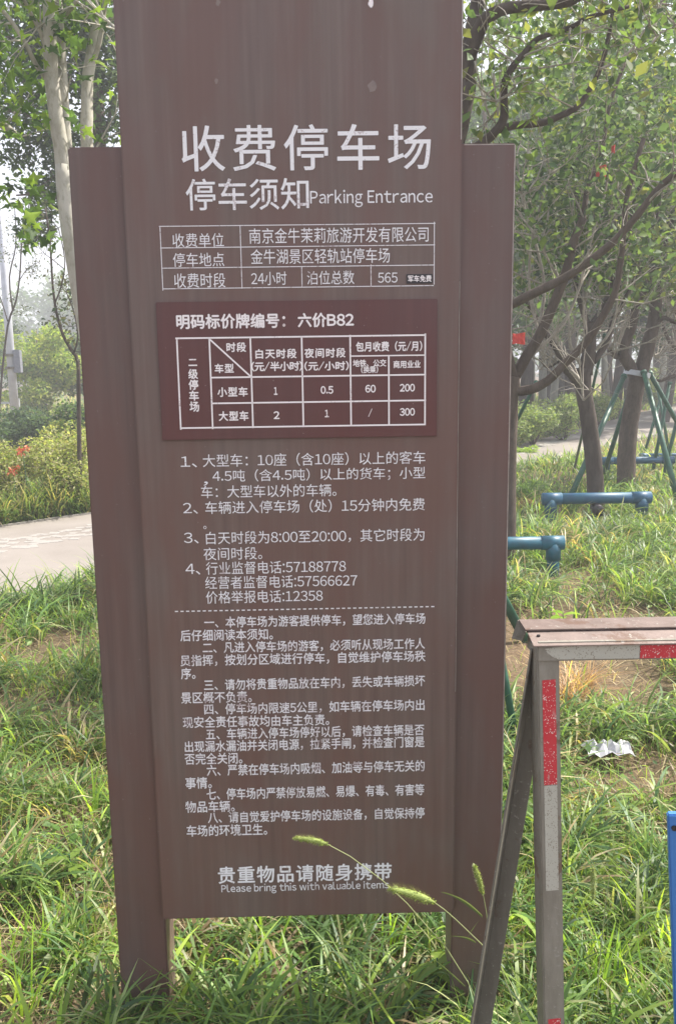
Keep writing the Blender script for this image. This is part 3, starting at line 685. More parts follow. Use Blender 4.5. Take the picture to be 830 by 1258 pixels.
# tree B: trunk with blue pipe at its foot
yB = 9.9
bB = Yp(731, 640, yB); bB.z = 0
picture_tree('tree', bB, 'dark leaning tree rising behind the middle of the nearest complete blue pipe', ([(732, 640), (731, 600), (728, 560), (722, 515), (716, 475), (716, 452)], yB, yB, .10, .085),
    [([(714, 478), (702, 462), (694, 452), (684, 430), (668, 408), (655, 385), (640, 360)], yB, yB-.4, .055, .018),
     ([(718, 460), (722, 436), (724, 412), (722, 395)], yB, yB, .085, .065), ([(722, 400), (712, 370), (704, 330), (712, 280), (706, 220), (716, 150)], yB, yB-.2, .035, .012),
     ([(724, 405), (742, 376), (752, 345), (768, 305), (778, 250), (800, 190)], yB, yB+.3, .05, .018),
     ([(728, 445), (745, 420), (754, 390), (770, 362), (786, 330), (800, 290), (812, 240)], yB, yB+.3, .04, .015),
     ([(700, 458), (688, 444), (672, 452), (662, 440)], yB, yB-.2, .018, .008),
     ([(716, 452), (700, 425), (698, 390), (690, 350), (695, 300)], yB, yB-.2, .022, .008, 1),
     ([(726, 420), (736, 380), (734, 340), (740, 290), (732, 230)], yB, yB, .02, .008, 1),
     ([(724, 420), (716, 385), (724, 345), (738, 310), (736, 260)], yB, yB-.2, .018, .007, 1),
     ([(730, 430), (750, 405), (758, 360), (752, 310), (760, 250)], yB, yB, .018, .007, 1)],
    M_dark_bark, M_twig, dict(twigs=110, tl=.75, tr=.011, n=4600, frac=.5, sp=.2, size=.10, cols=DARKG+GREEN+YELG, zmin=2.6, up=1.0,
    blobs=[(Yp(700, 220, yB), (.8, .8, .6)), (Yp(780, 160, yB), (.9, .8, .6)), (Yp(660, 270, yB), (.5, .6, .4)), (Yp(720, 60, yB), (1.2, 1, .9)), (Yp(820, 30, yB), (.9, 1, .9))]))
# tree C: thick trunk with green stakes
yC = 11.6
bC = Yp(768, 607, yC); bC.z = 0
tC = picture_tree('tree', bC, 'thickest brown trunk with a metal collar, held by the long green stakes at right', ([(768, 600), (769, 565), (771, 530), (778, 490), (784, 455)], yC, yC, .125, .105),
    [([(780, 462), (772, 448), (765, 432), (776, 400), (782, 372), (796, 345), (806, 300), (812, 240)], yC, yC-.4, .085, .03),
     ([(786, 460), (794, 430), (802, 398), (806, 360), (808, 320), (826, 270), (850, 200)], yC, yC, .105, .055),
     ([(800, 400), (815, 390), (830, 396), (850, 388)], yC, yC-.3, .04, .02), ([(766, 434), (756, 438), (748, 430)], yC, yC-.2, .045, .03),
     ([(806, 330), (790, 290), (796, 230), (780, 160)], yC, yC+.3, .045, .015), ([(780, 372), (764, 350), (758, 300), (745, 250)], yC, yC, .03, .01, 1)],
    M_mid_bark, M_twig, dict(twigs=110, tl=.9, tr=.012, n=5000, frac=.5, sp=.22, size=.11, cols=DARKG+GREEN+YELG, zmin=2.7, up=.9,
    blobs=[(Yp(760, 260, yC), (.8, .8, .6)), (Yp(835, 180, yC), (1, 1, .9)), (Yp(770, 130, yC), (1.2, 1.1, .8)), (Yp(850, 320, yC), (.6, .9, .6)), (Yp(700, 30, yC), (1.5, 1.2, 1))]))
MB().tube([Vector(Yp(781, 462, yC))-bC, Vector(Yp(782.5, 456, yC))-bC], .175, 14).build('collar', M_lamp, tC)
# tree D beyond the frame's right edge, its low twigs come into view
yD = 13.5; bD = Yp(880, 580, yD); bD.z = 0
picture_tree('tree', bD, 'tree at the right edge sending fine bare twigs into the picture', ([(880, 580), (872, 520), (862, 470)], yD, yD, .17, .13),
    [([(862, 470), (845, 470), (828, 462), (810, 468), (795, 462)], yD, yD-.3, .05, .015), ([(862, 468), (840, 440), (822, 420), (812, 395)], yD, yD, .06, .02),
     ([(864, 466), (856, 420), (834, 390), (822, 350), (828, 300)], yD, yD, .08, .03), ([(820, 425), (806, 440), (800, 425)], yD, yD, .02, .008, 1)],
    M_mid_bark, M_twig, dict(twigs=70, tl=.8, tr=.01, n=2200, frac=.3, sp=.2, size=.10, cols=DARKG+GREEN, zmin=2.8,
    blobs=[(Yp(840, 290, yD), (.8, .9, .7)), (Yp(880, 180, yD), (1.6, 1.2, 1.2)), (Yp(800, 60, yD), (1.6, 1.2, 1.3))]))
# plane tree, left
yP = 6.3; bP = Yp(108, 760, yP); bP.z = 0
pl = picture_tree('plane_tree', bP, 'pale barked plane tree with several upright stems behind the left post of the sign', ([(136, 750), (138, 640), (132, 540), (113, 440), (95, 337), (83, 262), (78, 203)], yP, yP, .068, .056),
    [([(79, 210), (74, 175), (69, 143), (64, 100), (62, 60), (61, 0), (58, -60)], yP, yP-.1, .055, .042),
     ([(84, 230), (83, 180), (80, 140), (78, 100), (75, 50), (71, 0), (68, -60)], yP, yP+.15, .035, .03),
     ([(122, 590), (126, 400), (112, 260), (107, 178), (107, 130), (109, 90), (116, 50), (122, 0), (128, -60)], yP, yP+.3, .05, .036),
     ([(111, 84), (120, 60), (126, 30), (129, 0), (131, -40)], yP+.2, yP+.1, .02, .016),
     ([(75, 25), (85, 14), (94, 0), (100, -20)], yP, yP-.2, .014, .01), ([(60, 100), (45, 80), (30, 50), (10, 20), (-5, 5)], yP, yP-.3, .018, .012),
     ([(62, 75), (50, 40), (35, 10), (20, -20)], yP, yP-.3, .016, .01), ([(108, 0), (122, 15), (140, 33), (160, 45)], yP-.3, yP-.3, .012, .008),
     ([(-30, 120), (-5, 145), (10, 158), (24, 168)], yP+.2, yP+.4, .05, .02)],
    M_plane_bark, M_plane_bark, dict(twigs=40, tl=.5, tr=.007, n=1100, frac=.35, sp=.14, size=.095, T=T_LOBED, cols=[(0.08,0.15,0.025),(0.12,0.21,0.03),(0.05,0.10,0.025),(0.19,0.28,0.03)], zmin=2.4,
    blobs=[(Yp(30, 240, yP), (.2, .3, .16)), (Yp(45, 290, yP), (.16, .3, .14)), (Yp(92, 150, yP-.2), (.07, .1, .12)), (Yp(20, 120, yP), (.3, .4, .3)), (Yp(30, 30, yP), (.5, .5, .3)), (Yp(70, -60, yP), (.9, .7, .4))]))
# knots on the plane tree
# generic trees ----------------------------------------------------------------
def generic_tree(name, base, h, cr, label, bark, cols, nleaf, lsize, group=None, stems=1, lean=.03, low=.25, cat='tree', w=None, trunk_r=None, clumps=9):
    o = empty(name, base); tag(o, label, cat, group); tr_ = trunk_r or h*.016; anchors = []
    for s_ in range(stems):
        a = Vector((rnd.gauss(0, .03*h*(stems > 1)), rnd.gauss(0, .03*h*(stems > 1)), -.1)); top = Vector((rnd.gauss(0, lean)*h, rnd.gauss(0, lean)*h, h*.86))
        L = wob(a, top, 4, .012); MB().tube(L, tpr(6, tr_, tr_*.3), 8, .04).build('trunk', bark, o, smooth=True)
        mb = MB()
        for k in range(9//stems+2):
            t = rnd.uniform(low, .92); i = min(int(t*5), 4); p = L[i].lerp(L[i+1], t*5-i); an = rnd.uniform(0, 6.28)
            q = p+Vector((math.cos(an)*cr*rnd.uniform(.5, .95), math.sin(an)*cr*rnd.uniform(.5, .95), h*rnd.uniform(.05, .2)))
            W_ = wob(p, q, 2, .05); r_ = tr_*.45*(1.1-t); mb.tube(W_, tpr(4, r_, r_*.25), 5, cap=False); anchors += W_[1:]
            for _ in range(3):
                e = W_[rnd.randrange(1, 4)]; e2 = e+Vector((rnd.gauss(0, .3), rnd.gauss(0, .3), rnd.gauss(.15, .25)))*cr*.7
                mb.tube([e, e.lerp(e2, .5), e2], [r_*.4, r_*.3, r_*.15], 4, cap=False); anchors.append(e2)
        mb.build('branches', bark, o, smooth=True)
    cs, rs = [], []
    for a in anchors:
        if rnd.random() < .75: cs.append(tuple(a)); q = cr*rnd.uniform(.16, .34); rs.append((q, q, q*.75))
    P = blob_points(cs, rs, nleaf, .3)+np.array(base)
    leaves('crown', P, lsize, palette(len(P), cols, w), M_leaf, o, T_OVAL, base)
    return o
def shrub(name, base, rx, rz, label, cols, nleaf, lsize, group=None, cat='shrub', n_cl=10):
    o = empty(name, base); tag(o, label, cat, group); cs, rs, mb = [], [], MB()
    for k in range(n_cl):
        an = rnd.uniform(0, 6.28); rr_ = rx*rnd.uniform(.1, .75); zc = rz*rnd.uniform(.25, .8)
        cs.append((math.cos(an)*rr_, math.sin(an)*rr_, zc)); q = rx*rnd.uniform(.28, .46); rs.append((q, q, min(q, zc*.95, rz*.3+.1)))
        mb.tube(wob((0, 0, -.02), cs[-1], 2, .05), [.02, .015, .01, .006], 5, cap=False)
    mb.build('stems', M_dark_bark, o)
    P = blob_points(cs, rs, nleaf, .4); P[:, 2] = np.maximum(P[:, 2], .02)
    leaves('foliage', P+np.array(base), lsize, palette(len(P), cols), M_leaf, o, T_OVAL, base, .6); return o
def at(px, dist): v_ = Yp(px, 500, dist); return Vector((v_.x, v_.y, 0))
# saplings left
for px, dist, h_, lab in ((98, 10.5, 3.6, 'thin crooked sapling between the golden bush and the left post of the sign'), (10, 19.0, 4.6, 'slender forked sapling beside the lamp pole at the far left')):
    b_ = at(px, dist); o = empty('sapling', b_); tag(o, lab, 'sapling', None)
    if px == 98: lines_ = [([(99, 628), (98, 560), (97, 490), (96, 445), (88, 430), (78, 412), (70, 385), (65, 350), (62, 300), (56, 255)], dist, dist, .03, .009), ([(92, 432), (96, 410), (90, 380), (82, 360)], dist, dist, .012, .006), ([(68, 372), (76, 350), (80, 320), (72, 280)], dist, dist, .01, .005)]
    else: lines_ = [([(-4, 560), (2, 470), (10, 400), (20, 370), (25, 335), (27, 300), (34, 260), (42, 230)], dist, dist, .026, .010), ([(10, 395), (3, 372), (-4, 350), (-8, 300)], dist, dist, .014, .007), ([(16, 380), (12, 340), (20, 300), (18, 250)], dist, dist, .02, .008), ([(24, 345), (34, 330), (48, 322)], dist, dist, .01, .005)]
    LL = []
    for i, lm in enumerate(lines_):
        L, R_ = limb(*lm, off=b_); LL.append(L); MB().tube(L, R_, 7).build('trunk' if i == 0 else 'branch', M_dark_bark, o, smooth=True)
    tips = []; tag(twigs_from(LL, 26, .38, .005, tips, .5).build('twigs', M_dark_bark, o), kind='stuff')
    P = near([t for t in tips if t.z > 1.6], 900 if px == 10 else 620, .07)+np.array(b_)
    leaves('crown', P, .05, palette(len(P), [(0.08,0.10,0.06),(0.10,0.10,0.06),(0.05,0.08,0.05)]), M_leaf, o, T_OVAL, b_)
# big dark-leaved tree behind the plane tree (left top)
b_ = at(62, 13.0); o = empty('tree', b_); tag(o, 'tall leafy tree behind the pale plane stems with sky showing through its crown', 'tree')
L, R_ = limb([(118, 560), (122, 420), (125, 300), (122, 150), (110, 0), (100, -80)], 13, 13, .12, .06, b_); MB().tube(L, R_, 9).build('trunk', M_mid_bark, o, smooth=True)
LL = []
for pts in ([(122, 240), (90, 190), (50, 150), (10, 130)], [(120, 140), (80, 90), (40, 60), (0, 40)], [(124, 300), (100, 260), (60, 240), (20, 240)], [(112, 20), (60, -20), (0, -40)], [(122, 200), (140, 120), (160, 40)]):
    L, R_ = limb(pts, 13, 12.6, .035, .012, b_); LL.append(L); MB().tube(L, R_, 6).build('branch', M_mid_bark, o, smooth=True)
tips = []; tag(twigs_from(LL, 50, .7, .009, tips, .2).build('twigs', M_mid_bark, o), kind='stuff')
P = np.concatenate([near(tips, 2600, .22)+np.array(b_), blob_points([tuple(Yp(x, y, 13)) for x, y in ((130, 120), (125, 60), (20, 90), (45, 150), (30, 20), (70, 60), (20, 190), (60, 240), (100, 10), (45, 280), (80, 190))],
    [(.5, .7, .7), (.5, .7, .6), (.6, .6, .5), (.5, .5, .4), (.7, .6, .5), (.6, .6, .6), (.3, .3, .22), (.35, .4, .3), (.9, .8, .6), (.3, .3, .25), (.4, .5, .5)], 10500, .3)])
leaves('crown', P, .085, palette(len(P), DARKG+[(.05,.09,.03)]), M_leaf, o, T_OVAL, b_)
# round yellow-green tree and darker ones, left distance
generic_tree('tree', at(58, 29), 3.55, 1.75, 'round yellow-green tree in the left distance just right of the lamp pole', M_mid_bark, [(.22,.30,.05),(.30,.36,.07),(.15,.23,.045),(.36,.38,.11)], 11000, .13, low=.12)
generic_tree('tree', at(125, 31), 3.5, 1.9, 'green tree in the left distance half hidden by the left post of the sign', M_mid_bark, GREEN+YELG, 8000, .13, low=.15)
generic_tree('tree', at(-25, 36), 3.7, 2.2, 'dark green tree in the distance left of the lamp pole', M_mid_bark, DARKG, 7000, .14, low=.15)
for px, dist, h_ in ((-60, 95, 9), (20, 105, 11.0), (70, 98, 11.5), (125, 92, 9.5), (180, 100, 12)):
    generic_tree('tree', at(px, dist), h_, 5.5, {-60: 'hazy grey skyline tree beyond the left edge of the photo', 20: 'hazy grey skyline tree right above the lamp pole foot', 70: 'tallest hazy grey skyline tree between lamp pole and plane tree', 125: 'hazy grey skyline tree behind the plane tree stem', 180: 'hazy grey skyline tree hidden by the left post'}[px], M_mid_bark, GREEN, 3600, .55, group='hazy trees on the far left skyline', low=.2)
# dark hedge behind the golden bushes
for i, (px, dist, r_, z_) in enumerate(((-35, 17, 1.0, 1.05), (12, 18.5, .9, .95), (52, 17.5, .9, .95), (95, 17, .8, 1.1), (140, 17, 1, 1.2))):
    shrub('shrub', at(px, dist), r_, z_, ['dark bush outside the left edge behind the golden bushes', 'dark green bush at the foot of the lamp pole', 'dark green bush behind the rounded golden bush', 'mid green bush next to the left post behind the golden bush', 'dark bush hidden behind the sign at left'][i], DARKG if i != 3 else GREEN, 3800, .075, 'dark bushes behind the golden ones')
shrub('shrub', at(83, 14.5), .42, 1.05, 'small bright yellow-green bush between the dark bushes and the left post', YELG, 1500, .06)
# golden bushes at the path
GOLD = [(.30,.35,.11),(.38,.39,.16),(.22,.28,.08),(.42,.40,.24),(.28,.24,.15)]
shrub('shrub', at(72, 10.7), .60, 1.10, 'rounded golden green bush right of the orange flowers, beyond the path', GOLD, 8500, .036, n_cl=24)
shrub('shrub', at(0, 10.3), .52, 1.06, 'pale golden bush at the left edge behind the orange flowers', GOLD, 6500, .036, n_cl=20)
shrub('shrub', at(-55, 10.0), .5, 1.1, 'golden bush just outside the left edge', GOLD, 3000, .04)
shrub('shrub', at(150, 11.4), .5, 1.0, 'golden bush hidden mostly behind the sign', GOLD, 3000, .04)
# right-hand bushes beyond the path
for i, (px, dist, r_, z_) in enumerate(((655, 18.5, .75, 1.05), (695, 19.5, .8, 1.15), (735, 21, .8, 1.0), (615, 18, .8, 1.1), (800, 34, 1.6, 1.5), (860, 36, 1.8, 1.6), (560, 17, .9, 1.1))):
    shrub('shrub', at(px, dist), r_, z_, ['pale green bush beyond the path just right of the sign', 'largest pale green bush beyond the path, left of the leaning trunk', 'pale bush beyond the path seen past the leaning trunk', 'bush beyond the path partly behind the right post', 'distant bush where the path leaves the picture', 'distant bush beyond the right edge', 'bush beyond the path wholly behind the sign'][i],
          [(.2,.27,.10),(.26,.29,.14),(.14,.2,.07)], 4200, .06 if dist < 25 else .12)
o = shrub('shrub', at(648, 16.9), .32, .16, 'low bright yellow-green cushion plant at the path edge', [(.25,.36,.05),(.3,.4,.08)], 900, .035, n_cl=6)
# thin pale poplars behind
for i, (px, dist) in enumerate(((666, 27), (678, 30), (692, 28), (702, 33), (652, 31), (746, 36), (812, 30), (826, 40))):
    generic_tree('poplar_tree', at(px, dist), 10.5+i % 3, 1.7, ['slim pale trunk %s' % q for q in ('next but one to the right post, above the pale green bushes', 'third from the right post above the pale green bushes', 'between the pale green bushes and the leaning trunk', 'just left of the leaning trunk, above the bushes', 'nearest to the right post, above the pale bushes', 'seen between the leaning trunk and the collared trunk', 'right of the collared trunk above the path end', 'farthest off, at the right edge above the path')][i], M_pale_bark, GREEN+DARKG, 2600, .17, group='slim pale trees beyond the path', low=.38, trunk_r=.14)
# mass of trees closing the view at right
spots = ((590, 22, 9.5), (640, 26, 11), (700, 24, 10.5), (755, 27, 11.5), (815, 25, 10.5), (875, 24, 10.5), (610, 36, 15), (680, 38, 16.5), (745, 40, 17), (810, 42, 17), (880, 40, 16), (520, 24, 9), (540, 36, 14), (940, 30, 12))
for i, (px, dist, h_) in enumerate(spots):
    generic_tree('tree', at(px, dist), h_, h_*.27, '%s bushy tree closing the view, %s' % (['mid green', 'dark green', 'light green'][i % 3], ('above the right post', 'just right of the right post', 'above the pale bushes', 'behind the leaning trunk', 'behind the collared trunk', 'at the right edge', 'in the back row above the right post', 'in the back row above the pale bushes', 'in the back row behind the leaning trunk', 'in the back row behind the collared trunk', 'in the back row at the right edge', 'hidden by the right side of the board', 'in the back row hidden by the board', 'outside the right edge')[i]), M_mid_bark, [GREEN, DARKG, GREEN+YELG][i % 3], 9500 if dist < 30 else 7500, .15 if dist < 30 else .24,
                 group='bushy trees closing the view at right', low=.22, stems=2 if i % 2 else 1)
# trees hidden behind the sign, seen when one steps aside
for px, dist, h_ in ((230, 26, 6), (330, 30, 7.5), (430, 27, 7)):
    generic_tree('tree', at(px, dist), h_, h_*.33, {230: 'green tree behind the left part of the sign beyond the path', 330: 'green tree behind the middle of the sign beyond the path', 430: 'green tree behind the right part of the sign beyond the path'}[px], M_mid_bark, GREEN, 4200, .14, group='trees beyond the path behind the sign', low=.25)
# far wood right round the horizon
n_ = 26000; an = nr.uniform(-1.25, 1.25, n_); rr_ = nr.uniform(118, 150, n_); hh = 7+3*np.sin(an*9)+2*np.sin(an*23+1)+1.2*np.sin(an*61)
P = np.stack([np.sin(an)*rr_, np.cos(an)*rr_, nr.random(n_)*hh], 1)
o = leaves('far_wood', P, 1.15, palette(n_, GREEN+DARKG), M_leaf, None); tag(o, 'far-off hazy wood along the horizon', 'woodland', kind='stuff')

# ------------------------------------------------------------------ stakes and pipes
def stake(p, q, label, r_=.026):
    p, q = Vector(p), Vector(q); d = (q-p).normalized(); o = empty('support_stake', p); tag(o, label, 'stake', None)
    MB().tube([-d*.1, q-p], [r_, r_*.92], 9).build('pole', M_stake, o, smooth=True)
    MB().tube([(q-p)-d*.03, (q-p)+d*.012], r_*1.18, 9).build('end_cap', M_stake, o, smooth=True)
g3 = 'green support stakes'
stake(G(695, 622), Yp(766, 462, yC-.1), 'green stake leaning up to the right onto the thick collared trunk', .036)
stake(G(834, 622), Yp(790, 457, yC-.2), 'nearer of the two green stakes slanting down right from the collared trunk', .036)
stake(G(868, 585), Yp(797, 458, yC+.1), 'farther of the two green stakes slanting down right from the collared trunk', .034)
stake(G(738, 592), Yp(776, 470, yC+.2), 'dark green stake half hidden behind the collared trunk', .034)
stake(G(704, 580), Yp(742, 412, yB+.3), 'thin dark green stake behind the leaning trunk', .02)
stake(G(640, 600)+Vector((-.55, 0, 0)), Yp(658, 470, yA+1.5), 'green stake rising from behind the right post of the sign', .02)
stake(G(645, 787), Yp(507, 530, 5.35), 'green stake foot showing between the sign and the barrier lid', .032)
stake(G(634, 914), Yp(596, 700, 4.0), 'short teal stake standing close behind the right post of the sign', .018)
for k, (a, b) in enumerate((((800, 585), (822, 470)), ((812, 592), (840, 480)), ((822, 560), (806, 470)), ((790, 560), (812, 486)), ((828, 575), (850, 490)))):
    dd = G(*a).y; stake(G(*a), Yp(b[0], b[1], dd), ['first green stake of the far group at the right edge, leaning right', 'second green stake of the far group, thin and leaning right', 'green stake of the far group leaning left', 'shortest green stake of the far group, in front of the pale path', 'green stake of the far group cut by the right edge'][k], .028)
def hoop(label, xa, xb, yy, dist, elbows=(1, 1), r_=.06, mid=False, M_pipe=M_pipe):
    a, b = Yp(xa, yy, dist), Yp(xb, yy+1, dist); zc = (a.z+b.z)/2; base = Vector(((a.x+b.x)/2, dist, 0))
    o = empty('pipe_hoop', base); tag(o, label, 'pipe')
    hl = (b.x-a.x)/2
    MB().tube([(-hl, 0, zc), (hl, 0, zc)], r_, 16).build('crossbar', M_pipe, o, smooth=True)
    for s_ in (-1, 1):
        cx = s_*(hl-r_*1.3)
        MB().tube([(cx, 0, zc-r_*.5), (cx, 0, -.1)], r_*.92, 14).build('leg', M_pipe, o, smooth=True)
        MB().tube([(s_*(hl-r_*3.2), 0, zc), (s_*(hl+.012), 0, zc)], r_*1.09, 16).build('elbow', M_pipe, o, smooth=True)
        MB().tube([(cx, 0, zc), (cx, 0, zc-r_*2.6)], r_*1.12, 16).build('socket', M_pipe, o, smooth=True)
    if mid:
        MB().tube([(0, .02, zc-.1), (0, -.10, zc-.13)], [r_*1.05, r_*1.05], 14).build('stub_pipe', M_bolt, o, smooth=True)
        MB().tube([(0, .01, zc+.02), (0, .01, -.1)], r_*.8, 14).build('leg', M_pipe, o, smooth=True)
    return o
hoop('blue pipe on short legs in front of the dark leaning tree', 667, 797, 611.5, 9.45, mid=True, r_=.062)
hoop('nearest blue pipe, its right end showing beside the right post of the sign', 560, 690, 667, 7.0, r_=.055, M_pipe=M_pipe2)
hoop('farthest blue pipe, low behind the thick collared trunk', 738, 826, 565, 13.2, r_=.055)
hoop('slim blue pipe just behind the farthest one at the right edge', 786, 870, 559, 14.6, r_=.04)
# red tags in the branches
for (px, py, d_, w_, h_, lab) in ((637, 416, 7.0, .10, .085, 'bright red cloth tag hanging at the edge of the right post'), (738, 211, 7.6, .085, .10, 'faded red tag hanging among the branches at upper right'), (753, 183, 7.6, .03, .06, 'small faded red tag above the other one in the branches')):
    c_ = Yp(px, py, d_); mb = MB(); k = 5
    for i in range(k):
        for j in range(3): mb.v.append(Vector(((i/(k-1)-.5)*w_, .012*math.sin(i*1.7+j), (.5-j/2)*h_*(1-.12*math.sin(i*1.3)))))
    for i in range(k-1):
        for j in range(2): mb.f.append([i*3+j, i*3+j+1, i*3+j+4, i*3+j+3])
    o = mb.build('red_tag', M_redtag); o.location = c_; tag(o, lab, 'tag')
    sm = o.modifiers.new('thickness', 'SOLIDIFY'); sm.thickness = .002

# ------------------------------------------------------------------ grass
def blades(name, xy, L, wd, th0, kap, cols, mat=M_grass, parent=None, K=4, yaw=None, z0=None, fold=0.0, off=(0, 0, 0)):
    n_ = len(xy); yaw = nr.uniform(0, 2*np.pi, n_) if yaw is None else yaw
    L, wd, th0, kap = (np.broadcast_to(a, n_) for a in (L, wd, th0, kap))
    dx, dy = np.cos(yaw), np.sin(yaw); tw = nr.normal(size=n_)*.35
    sx, sy = -np.sin(yaw+tw), np.cos(yaw+tw)
    r = np.zeros(n_); z = np.zeros(n_) if z0 is None else z0.copy(); V = np.zeros((n_, K+1, 2, 3)); jit = nr.normal(size=(n_, K))*.12
    prof = [.65, 1.0, .92, .66, .08] if K == 4 else [.7, 1, .1] if K == 2 else list(np.interp(np.linspace(0, 1, K+1), [0, .3, .7, 1], [.6, 1, .8, .05]))
    for k in range(K+1):
        if k:
            th = th0+kap*(k-.5)/K+jit[:, k-1]*.5; r = r+np.sin(th)*L/K; z = z+np.cos(th)*L/K
        z = np.maximum(z, .004)
        cx, cy = xy[:, 0]+dx*r, xy[:, 1]+dy*r; hw = wd*prof[k]/2
        V[:, k, 0] = np.stack([cx-sx*hw, cy-sy*hw, z], 1); V[:, k, 1] = np.stack([cx+sx*hw, cy+sy*hw, z+hw*fold], 1)
    b = (np.arange(n_)*(K+1)*2)[:, None, None]; q = np.array([[2*k, 2*k+1, 2*k+3, 2*k+2] for k in range(K)])[None]
    shade = np.ones((n_, K+1, 2, 1)); tipc = np.linspace(0, 1, K+1)[None, :, None, None]
    C_ = cols[:, None, None, :]*(1+.25*tipc)                     # blade colour lightens evenly from base to tip
    C_ = np.broadcast_to(C_, (n_, K+1, 2, 3)).reshape(-1, 3)
    return np_mesh(name, V.reshape(-1, 3)-np.array(off), (q+b).reshape(-1, 4), mat, parent, C_, True)
GR = [(0.125,0.225,0.038),(0.19,0.29,0.042),(0.27,0.34,0.06),(0.08,0.15,0.045),(0.40,0.35,0.19)]
LIR = [(0.085,0.16,0.042),(0.125,0.21,0.05),(0.19,0.27,0.06),(0.06,0.12,0.045),(0.30,0.32,0.16)]
STRAW = [(0.36,0.29,0.17),(0.28,0.21,0.12),(0.42,0.36,0.24),(0.22,0.16,0.09)]
def scatter(n_, y0, y1, side=None, widen=.6, add=.7, p=1.0):
    """points on the ground in front of the camera, thicker near; never on the path"""
    y = y0*(y1/y0)**(nr.random(n_)**p); x = nr.uniform(-1, 1, n_)*(widen*y+add); m = ~on_path(x, y, .06)
    return np.stack([x, y], 1)[m]
def dens(P, thr, soft=.35):
    v_ = smooth_noise(P[:, 0]*.9+3.1, P[:, 1]*.9-1.7); return nr.random(len(P)) < np.clip((v_-thr)/soft+.5, 0.04, 1)
patches = lambda P: smooth_noise(P[:, 0]*1.3+.4, P[:, 1]*1.1+2.2)
CLEAR = [(G(758, 962), .32, .26), (G(745, 945), .16, .16), (G(700, 712), .3, .35), (G(812, 1010), .3, .3), (G(20, 880), .55, .25), (G(60, 960), .35, .18), (G(400, 1190), .12, .12), (G(70, 800), .4, .35), (G(660, 860), .25, .3), (G(683, 648), .22, .45), (G(788, 648), .2, .45), (G(735, 650), .22, .45), (G(684, 725), .18, .25)]
def clear(P, keep=.2):
    m = np.ones(len(P), bool)
    for c_, a, b in CLEAR: m &= ((P[:, 0]-c_.x)/a)**2+((P[:, 1]-c_.y)/b)**2 > nr.uniform(.5, 1.2, len(P))
    return m | (nr.random(len(P)) < keep)
def tufts(cent, per, spread):
    k = nr.integers(per[0], per[1], len(cent)); idx = np.repeat(np.arange(len(cent)), k)
    return cent[idx]+nr.normal(size=(len(idx), 2))*spread, idx
# short fine grass, in patches
P = scatter(125000, 1.2, 8.5); P = P[dens(P, -.05, .35)]; P = P[clear(P, .25)]; n_ = len(P); sc_ = (1+.10*np.maximum(P[:, 1]-2, 0))
w5 = [.28, .26, .2, .12, .14]
tag(blades('short_grass', P, nr.gamma(6, .016, n_), (.0030*sc_), nr.uniform(0, .6, n_), nr.uniform(.3, 1.6, n_), palette(n_, GR, w5), K=3), 'fine short green grass growing round the sign', 'grass', kind='stuff')
# arching broad-bladed tufts (lilyturf)
C0 = scatter(5200, 1.5, 15, p=.62); C0 = C0[dens(C0, -.1, .4)]; C0 = C0[clear(C0, .1)]; C0 = np.concatenate([C0, np.array([-.09, 1.97])+nr.normal(size=(46, 2))*[.34, .07], np.array([[-.53, 1.93], [-.45, 1.95], [.35, 1.93], [.42, 1.95]])+nr.normal(size=(4, 2))*.02, nr.uniform([-.5, 2.15], [.45, 2.9], (60, 2))]); P, idx = tufts(C0, (12, 30), .024); n_ = len(P)
hs = (nr.uniform(.7, 1.3, len(C0))*np.clip(.62+.09*C0[:, 1], .7, 1.15))[idx]; dry = (nr.random(len(C0)) < .10)[idx]
cl = palette(n_, LIR, [.28, .28, .2, .14, .10]); cl[dry] = palette(int(dry.sum()), STRAW)
cl *= nr.uniform(.6, 1.3, len(C0))[idx][:, None]
tag(blades('tufted_grass', P, nr.uniform(.14, .34, n_)*hs, nr.gamma(9, .0008, n_)*(1+.075*P[:, 1]), nr.uniform(.05, .6, n_), nr.uniform(.8, 2.3, n_), cl, K=5, fold=.5), 'arching tufts of broad bladed grass on both sides of the sign', 'grass', kind='stuff')
# wide soft leaves of weeds among the near grass
C0 = scatter(430, 1.35, 7.5); C0 = C0[clear(C0, .2)]; P, idx = tufts(C0, (3, 8), .02); n_ = len(P)
tag(blades('broad_grass', P, nr.uniform(.12, .32, n_), nr.uniform(.006, .015, n_), nr.uniform(.1, .7, n_), nr.uniform(.4, 1.9, n_), palette(n_, [(0.17,0.27,0.035),(0.11,0.20,0.04),(0.24,0.33,0.05),(0.17,.22,.09)]), K=6, fold=.4), 'broad light green grass leaves rising among the short grass', 'grass', kind='stuff')
# bright lime upright blades in a few spots
C0 = np.array([tuple(G(px, py))[:2] for px, py in ((757, 1215), (725, 1240), (700, 1190), (795, 1150), (12, 1190), (55, 1180), (30, 1255), (120, 1010), (600, 1215), (330, 1200), (480, 1175), (812, 1180), (770, 1240))]); P, idx = tufts(C0, (7, 13), .022); n_ = len(P)
tag(blades('lime_grass', P, nr.uniform(.12, .27, n_), nr.uniform(.005, .010, n_), nr.uniform(0, .35, n_), nr.uniform(.1, 1.0, n_), palette(n_, [(.27,.42,.04),(.34,.46,.06),(.2,.33,.04)]), K=5, fold=.4), 'bright lime green upright grass blades lit from behind', 'grass', kind='stuff')
